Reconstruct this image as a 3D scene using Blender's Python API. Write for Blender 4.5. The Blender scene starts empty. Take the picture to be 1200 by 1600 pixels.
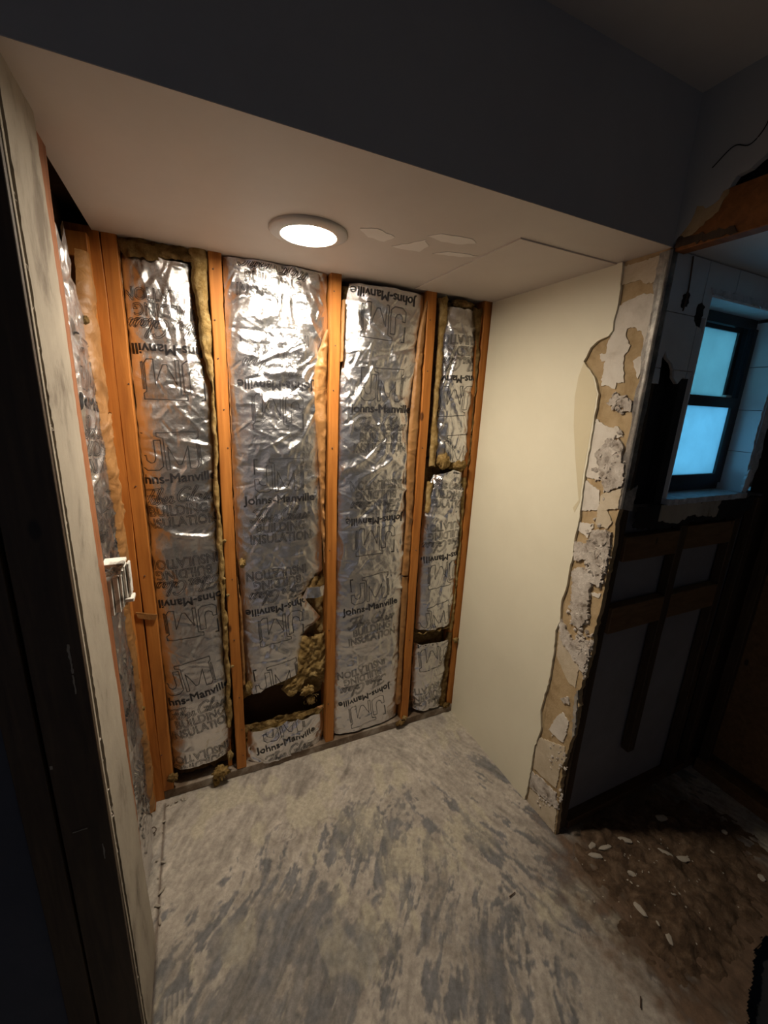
import bpy, bmesh, math, random
import numpy as np
from mathutils import Matrix, Vector
from mathutils.geometry import delaunay_2d_cdt

random.seed(7)
C = bpy.context.scene.collection
S = bpy.context.scene

# ------------------------------------------------------------------ camera
CAM = np.array([0.20821, -1.58433, 1.63374])
MR = np.array([[0.91041793, -0.41126779, 0.0446989],
               [-0.06537284, -0.24971718, -0.96610958],
               [0.40849183, 0.87664140, -0.25423274]])     # rows: image right, image down, forward
FPX = 644.04
cd = bpy.data.cameras.new('camera'); cam = bpy.data.objects.new('camera', cd); C.objects.link(cam)
cd.sensor_fit = 'VERTICAL'; cd.sensor_height = 36.0; cd.lens = 36.0 * FPX / 1600.0
cd.clip_start = 0.02; cd.clip_end = 100
W = Matrix(((MR[0][0], -MR[1][0], -MR[2][0], CAM[0]),
            (MR[0][1], -MR[1][1], -MR[2][1], CAM[1]),
            (MR[0][2], -MR[1][2], -MR[2][2], CAM[2]), (0, 0, 0, 1)))
cam.matrix_world = W
S.camera = cam

def on(u, v, ax, val):
    """where the sight line through a photograph point meets a real plane of the room"""
    d = MR.T @ np.array([(u - 600) / FPX, (v - 800) / FPX, 1.0])
    return CAM + d * ((val - CAM[ax]) / d[ax])

# ------------------------------------------------------------------ world, exposure, lights
S.view_settings.view_transform = 'Standard'; S.view_settings.look = 'None'
S.view_settings.gamma = 1.0; S.view_settings.use_curve_mapping = False
S.view_settings.exposure = 0.0
w = bpy.data.worlds.new('sky'); S.world = w; w.use_nodes = True
bg = w.node_tree.nodes['Background']
bg.inputs[0].default_value = (0.16, 0.62, 1.0, 1); bg.inputs[1].default_value = 3.2

LAMP_STRENGTH = 345.0
LAMP_COLOR = (1.0, 0.875, 0.70)

def area(name, loc, rot, sx, sy, power, col):
    l = bpy.data.lights.new(name, 'AREA'); l.shape = 'RECTANGLE'; l.size = sx; l.size_y = sy
    l.energy = power; l.color = col
    o = bpy.data.objects.new(name, l); C.objects.link(o); o.location = loc; o.rotation_euler = rot
    return o
# added lamp: dim bluish fill from behind the camera, before an unseen doorway
area('rear_fill', (-1.2, -3.86, 1.1), (math.radians(90), 0, 0), 0.78, 1.9, 3.0, (0.74, 0.80, 1.0))

R_, D_, H_, ZC = 1.424, 0.747, 2.078, 2.42

# ------------------------------------------------------------------ helpers
def link(name, me, parent=None):
    o = bpy.data.objects.new(name, me); C.objects.link(o)
    if parent is not None: o.parent = parent
    return o
def tag(o, label=None, cat=None, group=None, kind=None):
    if label: o['label'] = label
    if cat: o['category'] = cat
    if group: o['group'] = group
    if kind: o['kind'] = kind
    return o
def obj(name, bm, mat, parent=None, smooth=False, loc=None):
    me = bpy.data.meshes.new(name)
    bmesh.ops.recalc_face_normals(bm, faces=bm.faces)
    bm.to_mesh(me); bm.free()
    if smooth:
        me.polygons.foreach_set('use_smooth', [True] * len(me.polygons))
    for m in (mat if isinstance(mat, (list, tuple)) else [mat]): me.materials.append(m)
    o = link(name, me, parent)
    if loc: o.location = loc
    return o
def empty(name, loc=(0, 0, 0), parent=None):
    o = bpy.data.objects.new(name, None); C.objects.link(o); o.location = loc; o.empty_display_size = .05
    if parent: o.parent = parent
    return o
def struct(name, bm, mat, **k):
    return tag(obj(name, bm, mat, **k), kind='structure')
def box(bm, x0, x1, y0, y1, z0, z1):
    vs = [bm.verts.new(p) for p in ((x0,y0,z0),(x1,y0,z0),(x1,y1,z0),(x0,y1,z0),(x0,y0,z1),(x1,y0,z1),(x1,y1,z1),(x0,y1,z1))]
    for f in ((0,3,2,1),(4,5,6,7),(0,1,5,4),(1,2,6,5),(2,3,7,6),(3,0,4,7)):
        bm.faces.new([vs[i] for i in f])
    return vs
def bbox(*a):
    bm = bmesh.new(); box(bm, *a); return bm
def plank(x0, x1, y0, y1, z0, z1, bev=.002, axis=2, seg=14, wob=.0012, seed=0):
    """a sawn timber: bevelled, cut in lengths along its axis and very slightly wavy"""
    bm = bbox(x0, x1, y0, y1, z0, z1)
    if bev: bmesh.ops.bevel(bm, geom=list(bm.edges), offset=bev, segments=1, affect='EDGES')
    lo, hi = ((x0,x1),(y0,y1),(z0,z1))[axis]
    n = Vector((0,0,0)); n[axis] = 1
    for i in range(1, seg):
        p = Vector((0,0,0)); p[axis] = lo + (hi-lo)*i/seg
        bmesh.ops.bisect_plane(bm, geom=bm.verts[:]+bm.edges[:]+bm.faces[:], plane_co=p, plane_no=n)
    rr = random.Random(seed); ph = [rr.uniform(0, 6) for _ in range(4)]
    for v in bm.verts:
        t = v.co[axis]
        a, b = [i for i in range(3) if i != axis]
        v.co[a] += wob*(math.sin(t*4+ph[0])+.4*math.sin(t*19+ph[1])); v.co[b] += .5*wob*(math.sin(t*5+ph[2])+.4*math.sin(t*23+ph[3]))
    return bm
def ragged(pts, step=.012, amp=.003, seed=0, keep=()):
    """subdivide an outline and break its edge; edges whose index is in keep stay straight"""
    r = random.Random(seed); out = []
    n = len(pts)
    for i in range(n):
        a = np.array(pts[i], float); b = np.array(pts[(i+1) % n], float)
        L = np.linalg.norm(b-a); k = max(1, int(L/step))
        nn = np.array([-(b-a)[1], (b-a)[0]])/(L+1e-9)
        for j in range(k):
            t = j/k
            if i in keep or j == 0: q = a+(b-a)*t
            else: q = a+(b-a)*(t+r.uniform(-.3, .3)/k)+nn*r.gauss(0, amp)
            out.append(tuple(q))
    return out
def prism(bm, pts, ax, a, b):
    """outline in the plane across axis ax, between a and b (b is the side that shows)"""
    idx = [i for i in range(3) if i != ax]
    def P(q, t):
        v = [0,0,0]; v[ax] = t; v[idx[0]] = q[0]; v[idx[1]] = q[1]; return v
    n = len(pts)
    vo, ed, fa, _a, _b, _c = delaunay_2d_cdt([Vector(p) for p in pts], [(i, (i+1) % n) for i in range(n)], [], 2, 1e-6)
    lo = [bm.verts.new(P(q, a)) for q in vo]; hi = [bm.verts.new(P(q, b)) for q in vo]
    cnt = {}
    for f in fa:
        bm.faces.new([hi[i] for i in f]); bm.faces.new([lo[i] for i in reversed(f)])
        for k in range(len(f)):
            e = (f[k-1], f[k]); cnt.setdefault(frozenset(e), []).append(e)
    for es in cnt.values():
        if len(es) == 1:
            i, j = es[0]; bm.faces.new((hi[i], lo[i], lo[j], hi[j]))
def slab(pts, ax, a, b):
    bm = bmesh.new(); prism(bm, pts, ax, a, b); return bm
def clip(poly, x0, x1, y0, y1):
    def cut(P, ins, inter):
        o = []
        for i in range(len(P)):
            a, b = P[i-1], P[i]
            if ins(b):
                if not ins(a): o.append(inter(a, b))
                o.append(b)
            elif ins(a): o.append(inter(a, b))
        return o
    def ix(v): return lambda a, b: (v, a[1]+(b[1]-a[1])*(v-a[0])/(b[0]-a[0]))
    def iy(v): return lambda a, b: (a[0]+(b[0]-a[0])*(v-a[1])/(b[1]-a[1]), v)
    for ins, it in ((lambda p: p[0] >= x0, ix(x0)), (lambda p: p[0] <= x1, ix(x1)), (lambda p: p[1] >= y0, iy(y0)), (lambda p: p[1] <= y1, iy(y1))):
        poly = cut(poly, ins, it)
        if len(poly) < 3: return []
    return poly

# value noise in numpy
_T = np.random.RandomState(11).rand(256, 256)*2-1
def vn(x, y, seed=0):
    x = np.asarray(x, float)+seed*17.31; y = np.asarray(y, float)+seed*9.77
    xi = np.floor(x).astype(int); yi = np.floor(y).astype(int); fx = x-xi; fy = y-yi
    fx = fx*fx*(3-2*fx); fy = fy*fy*(3-2*fy)
    g = lambda i, j: _T[(i+seed*7) % 256, (j+seed*13) % 256]
    return (g(xi,yi)*(1-fx)+g(xi+1,yi)*fx)*(1-fy)+(g(xi,yi+1)*(1-fx)+g(xi+1,yi+1)*fx)*fy
def fbm(x, y, seed=0, o=4):
    s = 0; a = 1.0; t = 0
    for i in range(o): s = s+a*vn(x*2**i, y*2**i, seed+i); t += a; a *= .5
    return s/t
def sm(a, b, x):
    t = np.clip((x-a)/(b-a), 0, 1); return t*t*(3-2*t)

def grid_mesh(name, Pnt, mat, parent=None, smooth=False, mask=None, colors=None):
    """Pnt: (n,m,3) array of points -> quad sheet"""
    n, m = Pnt.shape[:2]
    idx = np.arange(n*m).reshape(n, m)
    q = np.stack([idx[:-1,:-1], idx[:-1,1:], idx[1:,1:], idx[1:,:-1]], -1).reshape(-1, 4)
    if mask is not None: q = q[mask.reshape(-1)]
    me = bpy.data.meshes.new(name)
    me.vertices.add(n*m); me.vertices.foreach_set('co', Pnt.reshape(-1).astype(np.float32))
    me.loops.add(q.size); me.loops.foreach_set('vertex_index', q.reshape(-1).astype(np.int32))
    me.polygons.add(len(q)); me.polygons.foreach_set('loop_start', (np.arange(len(q))*4).astype(np.int32))
    me.polygons.foreach_set('loop_total', np.full(len(q), 4, np.int32))
    me.update(calc_edges=True); me.validate()
    if smooth: me.polygons.foreach_set('use_smooth', [True]*len(me.polygons))
    if colors is not None:
        at = me.color_attributes.new('tint', 'FLOAT_COLOR', 'POINT')
        at.data.foreach_set('color', colors.reshape(-1).astype(np.float32))
    if mask is not None:
        bm = bmesh.new(); bm.from_mesh(me)
        bmesh.ops.delete(bm, geom=[v for v in bm.verts if not v.link_faces], context='VERTS'); bm.to_mesh(me); bm.free()
    me.materials.append(mat)
    return link(name, me, parent)

# ------------------------------------------------------------------ materials
def newmat(name):
    m = bpy.data.materials.new(name); m.use_nodes = True
    nt = m.node_tree; b = nt.nodes['Principled BSDF']
    return m, nt, b
def N(nt, t, **k):
    n = nt.nodes.new(t)
    for a, v in k.items():
        if a in n.inputs.keys() if isinstance(a, str) else False: n.inputs[a].default_value = v
        else: setattr(n, a, v)
    return n
def coords(nt, scale=(1,1,1), rot=(0,0,0)):
    tc = nt.nodes.new('ShaderNodeTexCoord'); mp = nt.nodes.new('ShaderNodeMapping')
    mp.inputs['Scale'].default_value = scale; mp.inputs['Rotation'].default_value = rot
    nt.links.new(tc.outputs['Object'], mp.inputs['Vector']); return mp.outputs[0]
def noise(nt, vec, scale, detail=5, rough=.6, dist=0):
    n = nt.nodes.new('ShaderNodeTexNoise'); n.inputs['Scale'].default_value = scale; n.inputs['Detail'].default_value = detail
    n.inputs['Roughness'].default_value = rough; n.inputs['Distortion'].default_value = dist
    nt.links.new(vec, n.inputs['Vector']); return n.outputs['Fac']
def ramp(nt, fac, stops):
    r = nt.nodes.new('ShaderNodeValToRGB'); e = r.color_ramp.elements
    while len(e) > 1: e.remove(e[-1])
    e[0].position = stops[0][0]; e[0].color = (*stops[0][1], 1)
    for p, c in stops[1:]:
        x = e.new(p); x.color = (*c, 1)
    nt.links.new(fac, r.inputs[0]); return r.outputs[0]
def mixc(nt, fac, a, b, mode='MIX'):
    n = nt.nodes.new('ShaderNodeMix'); n.data_type = 'RGBA'; n.blend_type = mode
    for s, v in ((n.inputs[0], fac), (n.inputs[6], a), (n.inputs[7], b)):
        if isinstance(v, (int, float)): s.default_value = v
        elif isinstance(v, tuple): s.default_value = (*v, 1)
        else: nt.links.new(v, s)
    return n.outputs[2]
def bump(nt, b, h, strength=.3, dist=.005):
    n = nt.nodes.new('ShaderNodeBump'); n.inputs['Strength'].default_value = strength; n.inputs['Distance'].default_value = dist
    nt.links.new(h, n.inputs['Height']); nt.links.new(n.outputs[0], b.inputs['Normal']); return n
def rough_mat(name, stops, scale=6, rough=.85, bs=.3, bscale=60, stretch=(1,1,1), spec=.3, bd=.004, detail=6):
    m, nt, b = newmat(name); v = coords(nt, stretch)
    f = noise(nt, v, scale, detail, .65, .3)
    nt.links.new(ramp(nt, f, stops), b.inputs['Base Color'])
    b.inputs['Roughness'].default_value = rough; b.inputs['Specular IOR Level'].default_value = spec
    bump(nt, b, noise(nt, v, bscale, 6, .7), bs, bd)
    return m
def lin(r, g, b):
    f = lambda c: (c/255/12.92) if c/255 <= .04045 else ((c/255+.055)/1.055)**2.4
    return (f(r), f(g), f(b))

def wood(name, c1, c2, c3, stretch=(14,14,1), dirt=.15):
    m, nt, b = newmat(name); v = coords(nt, stretch)
    f = noise(nt, v, 3.2, 6, .6, .8)
    col = ramp(nt, f, [(.25, c1), (.5, c2), (.75, c3)])
    k = nt.nodes.new('ShaderNodeTexVoronoi'); k.inputs['Scale'].default_value = 7; k.inputs['Randomness'].default_value = 1
    v2 = coords(nt, (1.2,1.2,.55)); nt.links.new(v2, k.inputs['Vector'])
    kr = ramp(nt, k.outputs['Distance'], [(.0, (0,0,0)), (.055, (.0,.0,.0)), (.09, (1,1,1))])
    col = mixc(nt, kr, tuple(x*.35 for x in c1), col)
    d = noise(nt, coords(nt), 4, 6, .7)
    col = mixc(nt, ramp(nt, d, [(.5, (0,0,0)), (.8, (dirt,)*3)]), col, (.09,.06,.04))
    nt.links.new(col, b.inputs['Base Color']); b.inputs['Roughness'].default_value = .62; b.inputs['Specular IOR Level'].default_value = .35
    bump(nt, b, f, .25, .002)
    return m
M = {}
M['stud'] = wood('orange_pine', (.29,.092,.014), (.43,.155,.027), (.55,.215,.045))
M['stud_h'] = wood('orange_pine_across_dimmed', (.14,.05,.012), (.20,.075,.018), (.26,.10,.028), (1.5,14,14))  # pine darkened so the header beam looks barely lit; shim shares it
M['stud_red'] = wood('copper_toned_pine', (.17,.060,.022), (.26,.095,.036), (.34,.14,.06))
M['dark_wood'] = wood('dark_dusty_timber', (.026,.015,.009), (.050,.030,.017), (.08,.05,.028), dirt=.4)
M['dark_wood_h'] = wood('dark_dusty_timber_across', (.05,.025,.012), (.09,.046,.02), (.13,.07,.035), (1.5,14,14), dirt=.4)
M['mid_wood'] = wood('brown_framing_timber', (.09,.048,.02), (.14,.078,.034), (.19,.105,.05), (3,14,14), dirt=.3)
M['plate'] = rough_mat('mortar_dusted_timber', [(.3,(.10,.065,.04)), (.5,(.19,.14,.10)), (.7,(.42,.37,.31))], 9, .9, .4, 50)
M['sheath'] = rough_mat('dark_brown_sheathing', [(.3,(.035,.017,.006)), (.7,(.09,.045,.017))], 4, .9)
M['soffit'] = rough_mat('smooth_offwhite_ceiling_paint', [(.35,(.56,.50,.455)), (.65,(.60,.54,.49))], 3, .6, .04, 40, spec=.3)
M['patch'] = rough_mat('white_filler_smear', [(.3,(.70,.66,.62)), (.7,(.78,.74,.70))], 5, .8, .1, 30)
M['cream'] = rough_mat('cream_wall_paint', [(.35,(.70,.655,.51)), (.65,(.745,.70,.55))], 2.5, .5, .06, 60, spec=.35)
M['cream_old'] = rough_mat('yellowed_cream_paint', [(.35,(.60,.53,.36)), (.65,(.64,.565,.39))], 3, .5, .05, 60)
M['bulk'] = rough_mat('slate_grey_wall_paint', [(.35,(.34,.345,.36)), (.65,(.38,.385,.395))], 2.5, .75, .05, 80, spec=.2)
M['ceil'] = rough_mat('offwhite_ceiling', [(.35,(.44,.42,.42)), (.65,(.50,.48,.48))], 2.5, .8, .05, 60)
M['nook_ceil'] = rough_mat('pale_nook_ceiling', [(.35,(.50,.50,.53)), (.65,(.56,.56,.58))], 2.5, .6, .05, 60)
M['tanbase'] = rough_mat('bare_tan_plaster', [(.3,(.29,.20,.10)), (.5,(.40,.29,.16)), (.7,(.46,.34,.20))], 22, .92, .6, 90, bd=.003)
M['skim'] = rough_mat('chipped_white_skim_coat', [(.3,(.50,.45,.38)), (.5,(.62,.57,.50)), (.7,(.66,.62,.55))], 14, .85, .35, 60)
M['skim_tan'] = rough_mat('buff_skim_coat', [(.3,(.44,.36,.25)), (.7,(.60,.52,.40))], 16, .85, .4, 60)
M['mortar'] = rough_mat('crumbling_grey_mortar', [(.3,(.16,.13,.10)), (.45,(.42,.37,.32)), (.7,(.66,.61,.55))], 30, .95, .8, 120)
M['dirt'] = rough_mat('brown_dirt', [(.3,(.045,.028,.016)), (.5,(.10,.062,.037)), (.7,(.19,.13,.085))], 25, .97, .9, 140, bd=.006)
M['chip'] = rough_mat('white_plaster_chip', [(.3,(.28,.24,.19)), (.7,(.46,.42,.36))], 30, .9, .4, 90)
M['old_strip'] = rough_mat('aged_grey_plaster', [(.32,(.17,.14,.11)), (.44,(.33,.29,.235)), (.7,(.42,.37,.30))], 7, .85, .35, 45, (1,1,.55))
M['paper_gap_black'] = rough_mat('black_paper_and_gap_dark', [(.3,(.008,.008,.009)), (.7,(.022,.021,.022))], 8, .8, .5, 40)  # building paper, and the painted dark of holes and gaps
M['panelback'] = rough_mat('grey_board_behind_studs', [(.3,(.19,.18,.19)), (.7,(.25,.24,.25))], 3, .8, .15, 30)
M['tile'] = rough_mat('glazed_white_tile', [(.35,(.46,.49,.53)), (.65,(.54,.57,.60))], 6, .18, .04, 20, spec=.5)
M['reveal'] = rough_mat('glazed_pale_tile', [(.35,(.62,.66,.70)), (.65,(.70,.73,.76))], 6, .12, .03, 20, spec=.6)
M['frame'] = rough_mat('black_window_frame', [(.3,(.006,.006,.008)), (.7,(.014,.014,.017))], 8, .35, .05, 60, spec=.5)
M['sill'] = rough_mat('chipped_pale_stone', [(.3,(.25,.27,.30)), (.7,(.60,.62,.66))], 30, .6, .8, 80)
M['lampwhite'] = rough_mat('satin_white_trim', [(.3,(.50,.46,.42)), (.7,(.54,.50,.46))], 3, .35, .02, 30, spec=.5)
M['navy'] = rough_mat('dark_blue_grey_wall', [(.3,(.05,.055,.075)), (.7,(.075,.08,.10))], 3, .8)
M['roomwall'] = rough_mat('grey_room_wall', [(.3,(.24,.24,.25)), (.7,(.29,.29,.30))], 3, .8)
M['outwall'] = rough_mat('pale_rendered_wall_outside', [(.3,(.84,.82,.78)), (.7,(.90,.88,.84))], 1.5, .9, .2, 30)
M['stone'] = rough_mat('rough_grey_stonework', [(.3,(.04,.05,.07)), (.5,(.12,.13,.15)), (.7,(.40,.40,.40))], 14, .9, .9, 30)
M['white_trim'] = rough_mat('dirty_white_painted_trim', [(.36,(.16,.15,.13)), (.48,(.68,.66,.61)), (.7,(.80,.78,.74))], 24, .6, .5, 60)
M['wire'] = rough_mat('rusty_nail', [(.3,(.05,.03,.02)), (.7,(.12,.08,.06))], 30, .6)
def ink():
    m, nt, b = newmat('faded_black_ink'); b.inputs['Base Color'].default_value = (.022,.021,.024,1); b.inputs['Roughness'].default_value = .45
    return m
M['ink'] = ink()
def bead():
    m, nt, b = newmat('galvanised_corner_bead'); v = coords(nt)
    f = noise(nt, v, 18, 6, .7)
    nt.links.new(ramp(nt, f, [(.35,(.22,.21,.20)), (.5,(.40,.38,.35)), (.68,(.72,.68,.62))]), b.inputs['Base Color'])
    b.inputs['Metallic'].default_value = .55; b.inputs['Roughness'].default_value = .42
    bump(nt, b, noise(nt, v, 50, 6, .7), .5, .003); return m
M['bead'] = bead()
def foil():
    m, nt, b = newmat('crumpled_aluminium_foil'); v = coords(nt)
    f = noise(nt, v, 5, 4, .6)
    nt.links.new(ramp(nt, f, [(.3,(.66,.65,.66)), (.7,(.86,.855,.86))]), b.inputs['Base Color'])
    b.inputs['Metallic'].default_value = 1.0
    g = noise(nt, v, 9, 3, .5)
    nt.links.new(ramp(nt, g, [(.35,(.10,)*3), (.7,(.22,)*3)]), b.inputs['Roughness'])
    vo = nt.nodes.new('ShaderNodeTexVoronoi'); vo.feature = 'F1'; vo.inputs['Scale'].default_value = 38; vo.inputs['Randomness'].default_value = 1
    d = nt.nodes.new('ShaderNodeVectorMath'); d.operation = 'ADD'
    nn = nt.nodes.new('ShaderNodeTexNoise'); nn.inputs['Scale'].default_value = 14; nn.inputs['Detail'].default_value = 4; nt.links.new(v, nn.inputs['Vector'])
    sc = nt.nodes.new('ShaderNodeVectorMath'); sc.operation = 'SCALE'; sc.inputs['Scale'].default_value = .08
    nt.links.new(nn.outputs['Color'], sc.inputs[0]); nt.links.new(v, d.inputs[0]); nt.links.new(sc.outputs[0], d.inputs[1]); nt.links.new(d.outputs[0], vo.inputs['Vector'])
    b1 = nt.nodes.new('ShaderNodeBump'); b1.inputs['Strength'].default_value = .22; b1.inputs['Distance'].default_value = .006
    nt.links.new(vo.outputs['Distance'], b1.inputs['Height'])
    b2 = nt.nodes.new('ShaderNodeBump'); b2.inputs['Strength'].default_value = .5; b2.inputs['Distance'].default_value = .004
    nt.links.new(noise(nt, v, 110, 5, .7), b2.inputs['Height']); nt.links.new(b1.outputs[0], b2.inputs['Normal']); nt.links.new(b2.outputs[0], b.inputs['Normal'])
    p2 = nt.nodes.new('ShaderNodeBsdfPrincipled'); p2.inputs['Metallic'].default_value = 1.0; p2.inputs['Roughness'].default_value = .46
    p2.inputs['Base Color'].default_value = (.80,.80,.82,1); nt.links.new(b2.outputs[0], p2.inputs['Normal'])
    ms = nt.nodes.new('ShaderNodeMixShader'); ms.inputs[0].default_value = .20
    nt.links.new(b.outputs[0], ms.inputs[1]); nt.links.new(p2.outputs[0], ms.inputs[2]); nt.links.new(ms.outputs[0], nt.nodes['Material Output'].inputs[0])
    return m
M['foil'] = foil()
def fiber(name, c1, c2, c3):
    m = rough_mat(name, [(.28, c1), (.5, c2), (.72, c3)], 26, .98, .9, 170, (1,1,1), .05, .008, 8)
    return m
M['fiber'] = fiber('yellow_fibreglass_wool', (.13,.075,.022), (.34,.225,.085), (.55,.41,.20))
M['fiber_dark'] = fiber('brown_fibreglass_wool', (.06,.035,.012), (.18,.11,.040), (.34,.225,.10))
def kraft():
    m, nt, b = newmat('tan_kraft_paper'); v = coords(nt)
    f = noise(nt, v, 9, 5, .6)
    nt.links.new(ramp(nt, f, [(.3,(.21,.092,.024)), (.7,(.37,.185,.062))]), b.inputs['Base Color'])
    b.inputs['Roughness'].default_value = .5
    bump(nt, b, noise(nt, v, 30, 5, .6, 1.0), .6, .006); return m
M['kraft'] = kraft()
def emis():
    m, nt, b = newmat('glowing_lamp_diffuser'); b.inputs['Base Color'].default_value = (.9,.9,.85,1)
    b.inputs['Emission Color'].default_value = (*LAMP_COLOR, 1); b.inputs['Emission Strength'].default_value = LAMP_STRENGTH; return m
M['lamp'] = emis()
def glass(name, tr, col):
    m, nt, b = newmat(name); nt.nodes.remove(b); out = nt.nodes['Material Output']
    t = nt.nodes.new('ShaderNodeBsdfTransparent'); t.inputs[0].default_value = (.96,.98,.98,1)
    l = nt.nodes.new('ShaderNodeBsdfTranslucent'); v = coords(nt)
    nt.links.new(ramp(nt, noise(nt, v, 8, 5, .6), [(.3, tuple(c*.85 for c in col)), (.7, col)]), l.inputs[0])
    g = nt.nodes.new('ShaderNodeBsdfGlossy'); g.inputs['Roughness'].default_value = .08
    m1 = nt.nodes.new('ShaderNodeMixShader'); m1.inputs[0].default_value = tr
    nt.links.new(l.outputs[0], m1.inputs[1]); nt.links.new(t.outputs[0], m1.inputs[2])
    m2 = nt.nodes.new('ShaderNodeMixShader'); fr = nt.nodes.new('ShaderNodeFresnel'); fr.inputs[0].default_value = 1.3
    nt.links.new(fr.outputs[0], m2.inputs[0]); nt.links.new(m1.outputs[0], m2.inputs[1]); nt.links.new(g.outputs[0], m2.inputs[2])
    nt.links.new(m2.outputs[0], out.inputs[0]); return m
M['frosted'] = glass('frosted_glass', .12, (.80,.86,.90))
M['clear'] = glass('streaky_clear_glass', .66, (.95,1.0,.93))
def floor_mat():
    m, nt, b = newmat('scraped_mortar_subfloor'); v = coords(nt)
    at = nt.nodes.new('ShaderNodeVertexColor'); at.layer_name = 'tint'
    sp = noise(nt, v, 60, 6, .75)
    col = mixc(nt, 1.0, at.outputs[0], ramp(nt, sp, [(.3,(.66,.66,.66)), (.7,(1.12,1.12,1.12))]), 'MULTIPLY')
    nt.links.new(col, b.inputs['Base Color']); b.inputs['Roughness'].default_value = .8; b.inputs['Specular IOR Level'].default_value = .3
    bump(nt, b, noise(nt, v, 90, 6, .75), .5, .004); return m
M['floor'] = floor_mat()

# ================================================================== STRUCTURE
# ---- floor: a finely divided sheet with mortar ridges, scrape streaks and stains
def make_floor():
    xs = np.arange(-.12, 2.62, .0045); ys = np.arange(-1.75, .12, .0045)
    X, Y = np.meshgrid(xs, ys)
    fx, fy = 1.137, -.50                                   # scrapes fan out from here
    dx, dy = X-fx, Y-fy; r = np.hypot(dx, dy)+1e-3; th = np.arctan2(dy, dx)
    wob = .25*fbm(X*2.5, Y*2.5, 3)
    wx, wy = X+.05*fbm(X*4, Y*4, 61, 3), Y+.05*fbm(X*4, Y*4, 71, 3)
    def ln_noise(deg, seed, la, lb):
        a = math.radians(deg); return fbm((wx*math.cos(a)+wy*math.sin(a))*la, (-wx*math.sin(a)+wy*math.cos(a))*lb, seed, 5)
    mixk = sm(-.12, .12, X-1.04+.25*(Y+.7)+.12*fbm(X*5, Y*5, 81, 2))
    streak = ln_noise(52, 5, 4, 17)*(1-mixk)+ln_noise(-62, 15, 4, 17)*mixk
    streak2 = ln_noise(46, 9, 9, 46)*(1-mixk)+ln_noise(-70, 19, 9, 46)*mixk
    big = fbm(X*3.2, Y*3.2, 21, 5)
    fine = fbm(X*26, Y*26, 31, 5)
    bl = lambda cx, cy, s: np.exp(-(((X-cx)**2+(Y-cy)**2)/s**2))
    def at(u, v): q = on(u, v, 2, 0); return q[0], q[1]
    bias = 0
    for (u, v, s, a) in ((560,1500,.15,.50),(480,1440,.10,.30),(620,1350,.12,.30),(720,1450,.10,.38),(440,1590,.12,.45),(760,1545,.09,.3),(760,1310,.07,.34),(680,1300,.08,.20),(360,1480,.07,.2),
                       (700,1560,.11,.18),(900,1480,.10,.30),(880,1380,.07,.25),(300,1320,.14,-.45),(360,1290,.16,-.45),(500,1220,.16,-.5),(640,1180,.2,-.6),(270,1450,.1,-.4),(340,1520,.06,-.3),
                       (620,1540,.05,-.35),(590,1590,.06,-.30),(800,1250,.1,-.35),(1000,1560,.16,-.45),(860,1590,.1,-.1),(960,1520,.06,-.2)):
        cx, cy = at(u, v); bias = bias+a*bl(cx, cy, s)
    streak3 = ln_noise(58, 27, 16, 90)*(1-mixk)+ln_noise(-64, 29, 16, 90)*mixk
    g = .55*streak+.50*streak2+.35*streak3+.42*big+.22*fine+bias*1.05-.02
    slate = sm(.00, .22, g+.28*fbm(X*70, Y*70, 97, 3)*.8)*(.55+.35*sm(-.5,.5,fine+streak2))
    slate *= 1-sm(-.42, -.1, Y)*.75
    base = np.stack([.425+.06*big, .38+.055*big, .33+.045*big], -1)*(1+.30*fine[..., None]+.30*streak2[..., None]+.30*streak3[..., None])
    sl = np.array([.125,.128,.138])*(1+.40*fine[..., None]+.5*streak3[..., None])
    col = base*(1-slate[..., None])+sl*slate[..., None]
    # cream smears and pale trowel lines
    sme = sm(.18, .42, fbm(X*6, Y*6, 41, 4)+.5*fbm(X*30, Y*8, 45, 3))*.55*(1-.6*slate)
    col = col*(1-sme[..., None])+np.array([.53,.48,.36])*sme[..., None]
    ln = sm(.80, .97, 1-np.abs(streak2*3.4))*sm(.1, .5, fbm(X*5, Y*5, 77, 3))*.5
    col = col*(1-ln[..., None])+np.array([.50,.46,.39])*ln[..., None]
    # pinkish brown and brown dust near the side room
    br = sm(-.30, .30, bl(*at(1060,1370),.42)*1.5-.55+.35*fine+.25*big)
    col = col*(1-br[..., None])+(np.array([.125,.08,.052])*(1+.6*fine[..., None]))*br[..., None]
    # crack along the left wall line, seams of the floor sheets
    def line(d, wd, c, k=1.0):
        nonlocal col
        t = np.exp(-(d/wd)**2)*k; col = col*(1-t[..., None])+np.array(c)*t[..., None]; return t
    cr = line(X+.004*fbm(Y*8, Y*0, 3), .0042, (.10,.06,.04), .8*(Y < -.02))
    a = np.array(at(905,1370)); b_ = np.array(at(1150,1600)); dd = (b_-a)/np.linalg.norm(b_-a)
    dist = np.abs((X-a[0])*dd[1]-(Y-a[1])*dd[0]); sm2 = line(dist+.003*np.abs(fine), .004, (.10,.07,.05), .6*(((X-a[0])*dd[0]+(Y-a[1])*dd[1]) > 0))
    rails = 0
    for u in (256, 264, 272, 280, 288):                    # comb marks of the notched trowel
        x0 = on(u, 1590, 2, 0)[0]; t = np.exp(-((X-x0-.002*fine)/.0032)**2)*(Y < -.66)*(Y > -.84); rails = rails+t
    col = col*(1-.6*np.clip(rails, 0, 1)[..., None])+np.array([.52,.47,.40])*.6*np.clip(rails, 0, 1)[..., None]
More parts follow.
